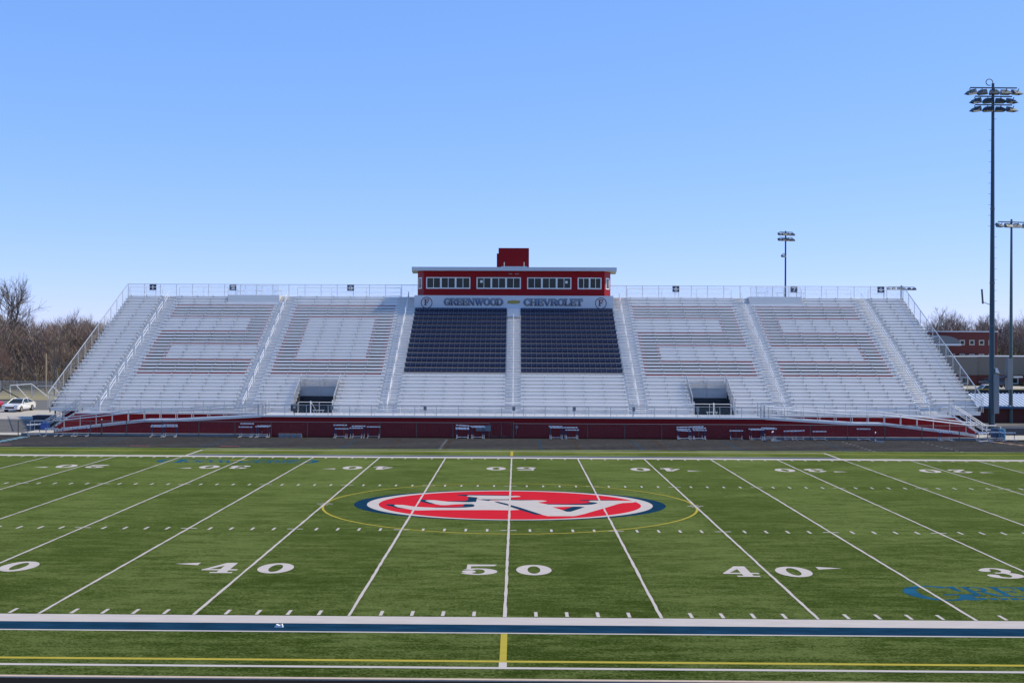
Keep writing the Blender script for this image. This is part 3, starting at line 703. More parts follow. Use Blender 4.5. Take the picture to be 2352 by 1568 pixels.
# tunnel railings
for (a, b), nm_ in zip(VOM, ('left','right')):
    t = thing('tunnel_railing', 'silver mesh railing around the %s tunnel mouth' % nm_, 'railing', (0,0,0))
    for x in (a-.05, b+.05):
        y0, y1 = RY(34)-.2, RY(28); z0, z1 = TZ(33)+.85, TZ(27)+.80
        r = MB(); r.tube((x,y0,z0),(x,y1,z1),.05); r.tube((x,y0,DECK),(x,y0,z0),.045); r.tube((x,y1,z1-1),(x,y1,z1),.035)
        for k in range(3): r.tube((x,RY(35)-T+.05+k*.18,DECK),(x,RY(35)-T+.05+k*.18,2.85),.035)
        r.tube((x,RY(35)-T,2.85),(x,RY(35)-T+.45,2.85),.035)
        r.build('side_rail', RAIL, t)
        MB().face([(x,y0,DECK+.2),(x,y1,z1-1),(x,y1,z1),(x,y0,z0)]).build('side_mesh', mesh_mat('dense side mesh', (.36,.37,.37), .05, .13, 'YZ'), t)
    r = MB(); y = RY(29)-.03; ZH = TZ(28)-.02
    for h in (.02, .45, .88): r.tube((a,y,ZH+h),(b,y,ZH+h),.024)
    for k in range(3): x = a+(b-a)*k/2; r.tube((x,y,3.0),(x,y,ZH+.88),.026)
    r.build('header_rail', RAIL, t)
    MB().face([(a,y,ZH+.02),(b,y,ZH+.02),(b,y,ZH+.88),(a,y,ZH+.88)]).build('header_mesh', LINKD, t)
    r = MB(); x = (a+b)/2-.1; r.tube((x,RY(35)-T,DECK),(x,RY(35)-T,DECK+1.05),.05); r.tube((x,RY(35)-T,DECK+1.0),(x+.5,RY(35)+1.0,DECK-.4),.04); r.build('stair_handrail', RAILW, t)
# number signs on the back fence
for ch, x in (('1',-38.45),('2',-29.9),('3',-17.35),('6',17.15),('7',29.6),('8',38.75)):
    t = thing('block_sign', 'navy sign with a white %s on the back fence' % ch, 'sign', (x,93.80,ZT+.62), 0, 'navy block number signs')
    m = MB(); m.box(-.36,.36,0,.03,0,.64,0); m.box(-.33,.33,-.004,0,.58,.60,1); m.box(-.33,.33,-.004,0,.04,.06,1); m.build('panel', [NAVY2, WHT], t)
    w_, pcs = GL[ch]; m = MB()
    for i, pc in enumerate(pcs): m.face([((px-w_/2)*.42, -.006-.0004*(i % 8), .13+py*.38) for px, py in grow(pc, .02)])
    m.build('numeral', WHT, t)
    MB().tube((.3,.05,-.62),(.3,.05,.0),.03).build('post', RAIL, t)

# ---- ramps and end stairs
def ramp(s):
    nm_ = 'left' if s < 0 else 'right'
    t = thing('access_ramp', 'long %s access ramp with silver double railings rising to the walkway' % nm_, 'ramp', (0,0,0))
    pr = [(38.85,.42),(31.2,1.28),(28.9,1.30),(21.25,DECK)]
    ya, yb = 67.25, 69.0
    f = MB(); e = MB(); k = MB()
    for (xa, za), (xb, zb) in zip(pr, pr[1:]):
        f.face([(s*xa,ya,za),(s*xb,ya,zb),(s*xb,yb,zb),(s*xa,yb,za)])
        for y in (ya, yb): e.face([(s*xa,y-.02,za-.14),(s*xb,y-.02,zb-.14),(s*xb,y-.02,zb+.06),(s*xa,y-.02,za+.06)]); 
        n = 6
        for q in range(0, n, 2):
            u = q/n; x = xa+(xb-xa)*u; x2 = xa+(xb-xa)*(u+.1); z = za+(zb-za)*u; e.box(*sorted((s*x,s*x2)), ya-.1, ya-.03, z+.0, z+.03) if False else None
        k.slab([(s*xa,0.2),(s*xb,0.2),(s*xb,zb-.15),(s*xa,za-.15)] if s < 0 else [(s*xb,0.2),(s*xa,0.2),(s*xa,za-.15),(s*xb,zb-.15)], ya+.02, ya+.05)
    f.build('ramp_deck', ALUT, t); e.build('edge_beam', ALU, t); k.build('skirting', REDW, t)
    def zz(x):
        for (xa, za), (xb, zb) in zip(pr, pr[1:]):
            if xb <= x <= xa: return za+(zb-za)*(xa-x)/(xa-xb)
        return pr[0][1]
    for y, nm2 in ((ya,'railing'), (yb,'railing')):
        m = MB()
        for (xa, za), (xb, zb) in zip([(39.6,.40)]+pr, pr):
            m.tube((s*xa,y,za+.95),(s*xb,y,zb+.95),.028); m.tube((s*xa,y-.07,za+.74),(s*xb,y-.07,zb+.74),.036)
        m.build(nm2, RAIL if s < 0 else RAILW, t)
        for q in range(13):
            x = 21.5+q*1.38+(.62 if y > ya else 0); MB().tube((s*x,y,zz(x)-.1),(s*x,y,zz(x)+.95),.028).build('post', RAIL, t)
    # end stairs
    t2 = thing('metal_stairs', 'silver stairs with railings at the %s end of the walkway' % nm_, 'stairs', (0,0,0))
    m = MB()
    for q in range(9): m.box(*sorted((s*(38.25+.29*q), s*(38.25+.29*(q+1)))), 70.45, 71.4, DECK-.195*(q+1)-.04, DECK-.195*(q+1))
    m.build('treads', ALUT, t2)
    for y in (70.45, 71.4):
        m = MB()
        m.tube((s*38.2,y,DECK+1.0),(s*41.0,y,.95),.04); m.tube((s*38.2,y,DECK+.6),(s*41.0,y,.55),.035); m.tube((s*38.2,y,DECK+.02),(s*41,y,-.0),.05)
        for xx in (38.2, 39.6, 41.0): z = DECK-(xx-38.2)*.62; m.tube((s*xx,y,z),(s*xx,y,z+1.0),.04)
        m.tube((s*41,y,.95),(s*42.2,y,.95),.035); m.tube((s*42.2,y,0),(s*42.2,y,.95),.035); m.tube((s*41,y,.6),(s*42.2,y,.6),.03)
        m.build('railing', RAIL if s < 0 else RAILW, t2)
ramp(-1); ramp(1)
tag(MB().box(-41.5,-20.7,66.75,70.4,-.03,.2).build('concrete_slab', [CONCG]), 'grey concrete slab under the left ramp', 'slab', kind='structure')
tag(MB().box(21.0,41.0,66.75,70.4,-.03,.2).build('concrete_slab', [CONCG]), 'grey concrete slab under the right ramp', 'slab', kind='structure')
sheet('concrete_apron', -41.5, -20.7, 66.75, 70.4, .204, CONC, 'pale concrete surface under the left ramp')
sheet('concrete_apron', 21.0, 41.0, 66.75, 70.4, .204, CONC, 'pale concrete surface under the right ramp')
sheet('concrete_apron', -60, -41.5, 66.9, 69.5, .02, CONC, 'pale concrete apron left of the grandstand')

# ================================================================== PRESS BOX
pbx = thing('press_box', 'red press box with white framed windows and flat pale roof above the grandstand', 'press box', (0,0,0))
PY0, PZ0, PZ1 = 90.9, 12.85, 15.39
m = MB()
foot = [(-9.37,PY0),(9.39,PY0),(10.12,PY0+1.6),(10.12,PY0+5),(-10.1,PY0+5),(-10.1,PY0+1.6)]
for i in range(6):
    (x0,y0),(x1,y1) = foot[i], foot[(i+1) % 6]; m.face([(x0,y0,PZ0),(x1,y1,PZ0),(x1,y1,PZ1),(x0,y0,PZ1)])
m.face([(x,y,PZ0) for x,y in foot[::-1]])
m.build('wall', REDS, pbx)
m = MB(); k0 = [(-10.55,PY0-.62),(10.6,PY0-.62),(10.95,PY0+5.3),(-10.95,PY0+5.3)]
for z0, z1 in ((PZ1,15.76),):
    m.face([(x,y,z1) for x,y in k0]); m.face([(x,y,z0) for x,y in k0[::-1]])
    for i in range(4): (xa,ya),(xb,yb) = k0[i], k0[(i+1) % 4]; m.face([(xa,ya,z0),(xb,yb,z0),(xb,yb,z1),(xa,ya,z1)])
m.build('roof', GREYW, pbx)
m = MB(); m.box(-1.62,1.57,PY0+1.2,PY0+4.6,15.77,17.87); m.build('penthouse', REDP, pbx)
m = MB(); m.box(-1.8,-1.63,PY0+1.3,PY0+2.4,15.77,17.3); m.build('penthouse_door', REDP, pbx)
m = MB(); m.box(-1.3,1.35,PY0-.55,PY0+1.0,15.765,15.84); m.build('roof_hatch', GREYW, pbx)
for x in (-1.0, 1.05): MB().tube((x,PY0-.5,15.8),(x,PY0-.5,16.28),.035).build('roof_post', RAILW, pbx)
def window(x0, x1, nu):
    f = MB(); z0, z1 = 13.53, 14.73; fr = .09
    f.box(x0,x1,PY0-.05,PY0-.003,z1-fr,z1); f.box(x0,x1,PY0-.05,PY0-.003,z0,z0+fr+.03)
    uw = (x1-x0)/nu
    for k in range(nu+1):
        x = x0+k*uw; hw = .09 if 0 < k < nu else .0
        a, b = (x-.09, x+.09) if 0 < k < nu else ((x, x+.11) if k == 0 else (x-.11, x))
        f.box(a, b, PY0-.05, PY0-.003, z0+fr+.03, z1-fr)
    fo = f.build('window', WHITEP, pbx)
    for k in range(nu):
        xm = x0+(k+.5)*uw; a = x0+k*uw+(.11 if k == 0 else .09); b = x0+(k+1)*uw-(.11 if k == nu-1 else .09)
        MB().box(xm-.03, xm+.03, PY0-.045, PY0-.003, z0+fr+.03, z1-fr).build('mullion', WHITEP, fo)
        for p, q in ((a, xm-.03), (xm+.03, b)):
            g = MB(); g.face([(p,PY0-.012,z0+.12),(q,PY0-.012,z0+.12),(q,PY0-.012,z1-fr),(p,PY0-.012,z1-fr)]); g.build('pane', GLASS, fo)
for a, b, n in ((-9.10,-4.51,3),(-3.87,.73,3),(1.38,5.96,3),(6.61,9.08,2)): window(a, b, n)
for x, zz_ in ((-3.36,14.3),(5.45,14.25)): MB().box(x-.12,x+.12,PY0-.02,PY0-.014,zz_-.13,zz_+.13).build('window_notice', WHITEP, pbx)
for s in (-1, 1):    # corner windows on the angled sides
    x0, x1 = (9.5, 9.97); d = Vector((.74,1.6)).normalized(); nx = Vector((1.6,-.74)).normalized()
    def P_(u, o, z): q = Vector((9.38,PY0))+d*u+nx*o; return (s*q.x, q.y, z)
    f = MB()
    for u0, u1, z0, z1 in ((.35,1.4,14.63,14.73),(.35,1.4,13.55,13.65),(.35,.50,13.65,14.63),(1.25,1.4,13.65,14.63)):
        f.face([P_(u0,.03,z0),P_(u1,.03,z0),P_(u1,.03,z1),P_(u0,.03,z1)])
    fo = f.build('corner_window', WHITEP, pbx)
    g = MB(); g.face([P_(.5,.02,13.65),P_(1.25,.02,13.65),P_(1.25,.02,14.63),P_(.5,.02,14.63)]); g.build('pane', GLASS, fo)
m = MB()
for s in (-1, 1):
    for i in range(16):
        a, b = 2*math.pi*i/16, 2*math.pi*(i+1)/16
        m.face([(-.02+s*.46+r*math.cos(q), PY0-.03, 15.10+r*math.sin(q)) for r, q in ((.03,a),(.065,a),(.065,b),(.03,b))])
    m.box(-.02+s*.34-.045,-.02+s*.34+.045,PY0-.05,PY0-.004,15.05,15.15); m.box(-.02+s*.21-.035,-.02+s*.21+.035,PY0-.05,PY0-.004,15.03,15.16)
m.build('wall_fixture', mat('small grey fixtures', (.30,.32,.36), .5), pbx)
# white wall under the press box with the lettering
bw = thing('wordmark_wall', 'white ribbed wall under the press box lettered GREENWOOD CHEVROLET', 'wall', (0,0,0))
m = MB(); m.box(-10.32,10.32,PY0-.02,PY0+.1,CZ(0)-.2,PZ0-.002,0); m.box(-.65,.65,RY(7),PY0-.021,TZ(7)-.2,11.45,0); m.build('siding', BANN, bw)
m = MB(); m.box(-10.32,10.32,PY0+.1,PY0+.15,CZ(0)-.2,PZ0-.01); m.build('backing', ALU, bw)
gradm = mat('blue gradient lettering', (.03,.1,.35), .4)
nt = gradm.node_tree; tc = nt.nodes.new('ShaderNodeTexCoord'); sp = nt.nodes.new('ShaderNodeSeparateXYZ'); nt.links.new(tc.outputs['Object'], sp.inputs[0])
rm = nt.nodes.new('ShaderNodeMapRange'); rm.inputs[1].default_value = .1; rm.inputs[2].default_value = .75; nt.links.new(sp.outputs['Z'], rm.inputs[0])
cr = nt.nodes.new('ShaderNodeMix'); cr.data_type = 'RGBA'; cr.inputs[6].default_value = (.010,.018,.16,1); cr.inputs[7].default_value = (.05,.27,.55,1)
nt.links.new(rm.outputs[0], cr.inputs[0]); nt.links.new(cr.outputs[2], nt.nodes['Principled BSDF'].inputs['Base Color'])
BEIGE = mat('beige letter edge', (.42,.38,.33), .5)
def lettering(word, x0, x1, z0, ht):
    tot = sum(GL[c][0] for c in word); sx = (x1-x0)/tot; x = x0
    for ch in word:
        w_, pcs = GL[ch]; m = MB()
        for lay, (g, y, mi) in enumerate(((.10,-.024,0),(.05,-.034,1),(-.01,-.046,2))):
            for i, pc in enumerate(pcs):
                m.face([(px, y-.0008*(i % 9), pz) for px, pz in grow([(a*sx*1.0, b*ht) for a, b in pc], g*.55)], mi)
        m.build('letter', [BLACK, BEIGE, gradm], bw, loc=(x, PY0-.02, z0)); x += w_*sx
lettering('GREENWOOD', -7.22, -1.12, 11.84, .68); lettering('CHEVROLET', 1.05, 7.12, 11.82, .68)
m = MB()
for gr, y, mi in ((.03,-.03,1),(0,-.04,0)):
    for pc in ([(-.66,-.13),(-.2,-.13),(-.2,.13),(-.54,.13)],[(-.24,-.17),(.20,-.17),(.24,.17),(-.20,.17)],[(.2,-.13),(.54,-.13),(.66,.13),(.2,.13)]):
        m.face([(x,PY0-.02+y-.001*abs(x),12.18+z) for x, z in grow([(a,b*.9) for a, b in pc], gr)], mi)
m.build('emblem', [mat('gold emblem', (.33,.26,.06), .35, .5), mat('emblem rim', (.22,.23,.24), .4)], bw)
for x in (-9.04, 9.02):
    m = MB(); n = 40
    for i in range(n):
        a, b = 2*math.pi*i/n, 2*math.pi*(i+1)/n
        m.face([(r*math.cos(q), -.012, r*math.sin(q)) for r, q in ((.52,a),(.60,a),(.60,b),(.52,b))])
    ro = m.build('roundel', NAVY2, bw, loc=(x, PY0-.02, 12.08))
    w_, pcs = GL['F']; m = MB()
    for gr, y, mi in ((.035,-.02,1),(0,-.03,0)):
        for i, pc in enumerate(pcs): m.face([(px, y-.0008*i, pz) for px, pz in grow([(a*.62-.24, b*.64-.27) for a, b in pc], gr)], mi)
    m.build('initial', [mat('initial red', (.26,.012,.018), .4), mat('initial edge', (.35,.34,.36), .5)], ro)

# ================================================================== TRACK FENCE AND THINGS ON THE TRACK
FY = 66.55
fence('track_fence', 'long low chain link fence along the track, left of the centre gate', (-60,FY,0), (-1.95,FY,0), 1.26, 3.05, rail=POSTL, post=POST, link=LINKD, rp=.036, rr=.024)
fence('track_fence', 'long low chain link fence along the track, right of the centre gate', (.1,FY,0), (62,FY,0), 1.22, 3.05, rail=POSTL, post=POST, link=LINKD, rp=.036, rr=.024)
t = thing('track_gate', 'double chain link gate in the middle of the track fence', 'gate', (-.93,FY,0))
for x in (-1.02, .98): MB().tube((x,0,0),(x,0,1.36),.055).build('gate_post', POST, t)
for a, b in ((-.88,-.03),(.0,.86)):
    m = MB(); m.path([(a,0,.1),(a,0,1.3),(b,0,1.3),(b,0,.1),(a,0,.1)], .028); lf = m.build('gate_leaf', POST, t)
    MB().face([(a,.004,.1),(b,.004,.1),(b,.004,1.3),(a,.004,1.3)]).build('wire_mesh', LINKD, lf)
m = MB(); m.box(-.62,.62,0,.03,0,.46); tag(m.build('hanging_sign', GREYB, loc=(-2.35-.1,FY-.06,.58)), 'blank grey sign board hanging on the track fence beside the gate', 'sign')
m = MB(); m.slab([(-.14,-.05),(.05,-.15),(.15,.06),(-.04,.16)],0,.02); m.tube((-.03,.01,-.1),(-.05,.01,-.6),.015); tag(m.build('gate_tag', GREYB, loc=(.35,FY-.06,.92)), 'small tilted grey tag on the fence right of the gate', 'sign')
t = thing('fence_post', 'thick dark fence post with a pale cap left of the ramp', 'post', (-34.6,FY-.02,0))
MB().tube((0,0,0),(0,0,1.36),.065).build('post', POST, t); MB().tube((0,0,1.36),(0,0,1.43),.07,.03).build('cap', RAIL, t)
for k in range(4):
    m = MB(); m.prism([(0,0),(.32,0),(.32,.12),(.05,.30),(0,.30)],0,.42,0); m.box(-.01,.43,-.01,.06,.30,.315,1)
    tag(m.build('starting_block', [GREYB, CONC], loc=(-19.55+.5*k, FY-.55, 0)), '%s of four small grey boxes lined up at the foot of the fence' % NUMW[k], 'box', 'small grey boxes by the fence')

HLEG = mat('hurdle silver leg', (.45,.46,.48), .4, .5); HUP = mat('hurdle navy upright', (.02,.035,.10), .45); HB = mat('hurdle white board', (.80,.79,.79), .5)
def hurdle(x, y, h, label, rz=0., tilt=0., base=.7):
    t = thing('hurdle', label, 'hurdle', (x,y,0), rz, 'track hurdles waiting by the fence')
    m = MB(); n = 16
    m.box(-.56,.56,-.022,.022,-.085,.0,0)
    for s in (-1,1): m.box(*sorted((s*.33,s*.40)), -.026,-.0225,-.062,-.008,1)
    m.box(-.16,.16,-.025,-.0225,-.056,-.02,2)
    bd = m.build('crossbar', [HB, NAVY2, mat_grey], t); bd.location = (0,0,h); bd.rotation_euler = (0,tilt,0)
    for s in (-1, 1):
        u = MB(); u.box(s*.47-.026, s*.47+.026, .024, .05, .18, h-.02); u.build('upright', HUP, t)
        l = MB(); l.tube((s*.47,.037,.04),(s*.47,.037,.32),.030); l.tube((s*.47,.05,.045),(s*.47,-base,.035),.032); l.build('leg', HLEG, t)
    MB().tube((-.47,-.02,.11),(.47,-.02,.11),.022).build('base_bar', HLEG, t)
    return t
mat_grey = mat('hurdle lettering smudge', (.58,.58,.62), .5)
def px2x(x, D=102.0): return (x-1993.3-16.)*D/4897.6*1.0+.3
HD = [(568,.98,0,'rear hurdle of the left pair at the foot of the left ramp',0,0),(570,.90,.35,'front hurdle of the left pair at the foot of the left ramp',0,0),
(619,1.02,0,'tall rear hurdle of the right pair at the foot of the left ramp',0,0),(625,.92,.35,'front hurdle of the right pair at the foot of the left ramp',0,0),
(928,1.16,0,'tall hurdle standing behind a low one by the end of the left ramp',0,0),(924,.90,.3,'low hurdle in front of a tall one by the end of the left ramp',0,0),
(996,.98,0,'rear hurdle of the overlapping pair right of the tall and low hurdles',0,0),(991,.94,.3,'front hurdle of the overlapping pair right of the tall and low hurdles',0,0),
(139,.66,.1,'low hurdle left of the pair beside the blue bin',0,0),(206,.72,.05,'hurdle overlapping the low one beside the blue bin',0,0),(266,.76,.2,'hurdle in front of the red foot of the left ramp',0,0),
(1303,1.08,0,'tall hurdle with a low one behind, right of the four grey boxes',0,0),(1311,.80,.3,'low hurdle behind the tall one, right of the four grey boxes',0,0),
(1377,1.0,0,'rear hurdle of the pair in the middle of the group left of the gate',0,0),(1369,.86,.3,'front hurdle of the pair in the middle of the group left of the gate',0,0),
(1437,.95,0,'single wide hurdle at the right of the group below the left tunnel',0,0),
(1795,1.1,0,'hurdle with a tilted crossbar left of the gate',0,.06),(1794,.92,.25,'middle hurdle of the stack with a tilted top left of the gate',0,0),(1795,.84,.4,'lowest hurdle of the stack with a tilted top left of the gate',0,0),
(1853,1.04,0,'rear hurdle of the pair nearest the gate on its left',0,0),(1859,.99,.25,'front hurdle of the pair nearest the gate on its left',0,0),
(2167,1.06,0,'rear hurdle of the pair nearest the gate on its right',0,0),(2172,.98,.3,'front hurdle of the pair nearest the gate on its right',0,0),
(2228,.98,0,'taller hurdle of the second pair right of the gate',0,0),(2233,.80,.3,'lower hurdle of the second pair right of the gate',0,0),
(2678,1.06,0,'tallest hurdle in the left half of the crowded stack',0,-.02),(2676,.90,.25,'middle hurdle in the left half of the crowded stack',0,.0),(2679,.80,.5,'lowest hurdle in the left half of the crowded stack',.12,.06),
(2731,1.10,0,'tallest hurdle in the right half of the crowded stack',0,-.04),(2739,.98,.25,'middle hurdle in the right half of the crowded stack',-.1,-.05),(2741,.84,.45,'lowest hurdle in the right half of the crowded stack',0,0),
(2887,.80,.25,'single low hurdle right of the crowded stack',0,0),(2965,.93,0,'rear hurdle of the pair left of the sideways hurdle',0,0),(2970,.90,.3,'front hurdle of the pair left of the sideways hurdle',0,-.02),
(3016,1.02,.0,'rear hurdle of the tall pair behind the sideways hurdle',0,.02),(3021,.97,.3,'front hurdle of the tall pair behind the sideways hurdle',0,-.02),
(3103,.80,.2,'left hurdle of the low overlapping pair under the right ramp',0,-.03),(3130,.82,.35,'right hurdle of the low overlapping pair under the right ramp',0,-.06),
(3217,.78,.3,'single low hurdle between the overlapping pair and the tall single one',0,0),(3393,1.0,.2,'tall single hurdle right of the fence cable',0,0),
(3714,.82,.0,'rear hurdle of the pair in front of the lower right ramp',0,0),(3719,.78,.3,'front hurdle of the pair in front of the lower right ramp',0,0),
(3862,.78,.2,'hurdle behind the fallen one at the right ramp foot',0,0),(3915,.78,.1,'hurdle between the ramp foot and the blue barrels',0,0),(3968,.74,.2,'hurdle in front of the blue barrels',0,0)]
for x, h, fw, lab, rz, tl in HD: hurdle(px2x(x), FY-.42-fw, h, lab, rz, tl)
hurdle(px2x(63), FY-.3, 1.0, 'hurdle alone at the far left end of the track', .55, -.04)
hurdle(px2x(3036,100.5), FY-1.7, .80, 'left one of two sideways turned hurdles standing out on the track', R(72), 0)
hurdle(px2x(3442,100.5), FY-2.0, .80, 'right one of two sideways turned hurdles standing out on the track', R(72), 0)
hurdle(px2x(3872,100.5), FY-1.9, .78, 'angled hurdle out on the track by the right ramp foot', R(25), .0)

# small litter on the blue sideline band
m = MB(); m.slab([(-.12,0),(-.06,.08),(.03,.05),(.1,.09),(.13,0)],-.05,.06); tag(m.build('paper_scrap', WHT, loc=(-6.35,-1.72,.004)), 'crumpled white scrap of paper lying on the navy sideline band', 'litter')

# ================================================================== LIGHT POLES
def flood(x, z, yaw, size, par, pitch=R(34)):
    m = MB(); s = size
    # bowl and visor of a sports floodlight, pointing along -y before rotation
    a = [(-.5,0,.16),(.5,0,.16),(.5,0,-.34),(-.5,0,-.34)]; b = [(-.32,.5,.12),(.32,.5,.12),(.32,.5,-.18),(-.32,.5,-.18)]
    for i in range(4):
        j = (i+1) % 4; m.face([a[i],a[j],b[j],b[i]], 0)
    m.face(b, 0); m.face([(p[0],p[1]+.01,p[2]) for p in a], 1)
    m.face([(-.5,0,.165),(.5,0,.165),(.62,-.55,.10),(-.62,-.55,.10)], 1); m.face([(-.5,0,.175),(-.62,-.55,.11),(.62,-.55,.11),(.5,0,.175)], 0)
    for q in (-1,1): m.face([(q*.5,0,.165),(q*.62,-.55,.10),(q*.5,0,-.32)], 0)
    m.v = [(p[0]*s,p[1]*s,p[2]*s) for p in m.v]
    o = m.build('floodlight', [STEELD, LENS], par); o.location = (x,-.25*s,z-.5*s); o.rotation_euler = (pitch,0,yaw)
    k = MB(); k.tube((0,-.1,.0),(0,-.1,.5*s),.04); kk = k.build('bracket', STEELD, o); kk.rotation_euler = (0,0,0)
    return o
def light_pole(name, label, loc, h, r0, r1, arms, yaw, size, aim, m_pole=STEELB, pegs=0):
    t = thing(name, label, 'light pole', loc, yaw, 'sports field light poles')
    p = MB(); n = 5
    for k in range(n): p.tube((0,0,h*k/n),(0,0,h*(k+1)/n), r0+(r1-r0)*k/n, r0+(r1-r0)*(k+1)/n, 12, cap=k==n-1)
    p.build('pole', m_pole, t, smooth=False)
    for z, hw, cnt in arms:
        a = MB(); a.box(-hw,hw,-.16,-.06,z-.05,z+.05); a.build('crossarm', STEELD, t)
        for k in range(cnt):
            x = -hw+.1+(2*hw-.2)*k/(cnt-1) if cnt > 1 else -hw
            flood(x, z, aim(k,cnt), size, t)
    if pegs:
        g = MB(); z = 9
        while z < h-2:
            sx = 1 if int(z*2) % 2 else -1; rr = r0+(r1-r0)*z/h; g.tube((0,0,z),(sx*(rr+.22),0,z),.014,n=4); z += .95
        g.build('climbing_pegs', STEELD, t)
    return t
p1 = light_pole('light_pole', 'tallest dark blue light pole with thirteen floodlights beside the grandstand', (42.52,73.3,0), 31.17, .27, .117, [(30.74,2.09,5),(29.98,1.65,4),(29.23,1.65,4)], R(2), .80, lambda k,n: R(-55)+R(80)*k/(n-1), pegs=1)
m = MB(); pts = [(-.38+.38*math.cos(R(a)), 0, 31.6+.38*math.sin(R(a))) for a in range(-75, 60, 15)][::-1]+[]
lo = [(-.33+.30*math.cos(R(a)),0,31.26+.28*math.sin(R(a))) for a in range(-10, 300, 20)]
m.path(lo, .035); m.build('cable_loop', BLACK, p1)
for x, z0, z1 in ((.30,4.0-.3,5.3),(.30,1.9,3.68)): MB().box(.02,.46,-.48,-.24,z0,z1).build('cabinet', GREYB, p1)
for z in (9.6, 13.4, 20): m = MB(); m.tube((0,0,z),(0,0,z+.12),.30-.005*z,n=12); m.build('pole_band', STEELD, p1)
m = MB(); m.tube((-.15,-.05,11.5),(-.80,-.05,11.75),.03); m.tube((-.85,-.05,11.6),(-.95,-.05,12.9),.08); m.build('antenna', STEELD, p1)
for s_, z in ((-1,4.6),): m = MB(); m.box(-1.1,-.25,-.15,.2,z,z+.14); m.build('area_light', STEELD, p1)
m = MB(); m.slab([(.25,5.55),(.62,5.45),(.42,5.9),(.25,5.9)],-.2,.2); m.build('small_lamp', WHITEP, p1)
p2 = light_pole('light_pole', 'distant light pole with two rows of lamps behind the number 7 sign', (46.45,175,0), 27.3, .19, .12, [(27.1,1.30,4),(26.15,1.30,4)], R(20), .78, lambda k,n: R(25)-R(50)*k/(n-1), mat('dark green pole', (.03,.06,.05), .5, .3))
a = MB(); a.box(-.7,.0,-.16,-.06,23.3,23.4); a.build('crossarm', STEELD, p2); flood(-.55, 23.3, R(20), .7, p2)
p3 = light_pole('light_pole', 'grey green light pole with one row of lamps cut by the right edge', (50.9,90,0), 20.8, .22, .10, [(20.5,1.62,4)], R(14), .74, lambda k,n: R(25)-R(50)*k/(n-1), mat('grey green pole', (.09,.13,.13), .45, .3))
MB().box(-.62,-.12,-.35,.1,3.4,6.6).build('cabinet', GREYB, p3)
for x0, x1 in ((-1.6,-.55),(.2,1.3)): m = MB(); m.box(x0,x1,-.15,.2,4.6,4.76); m.build('area_light', STEELD if x0 < 0 else LENS, p3)
p4 = light_pole('light_pole', 'far light pole whose single lamp bar shows above the number 8 sign', (72.2,194,0), 18.9, .24, .14, [(18.6,2.5,6)], R(4), .75, lambda k,n: R(30)-R(60)*k/(n-1))

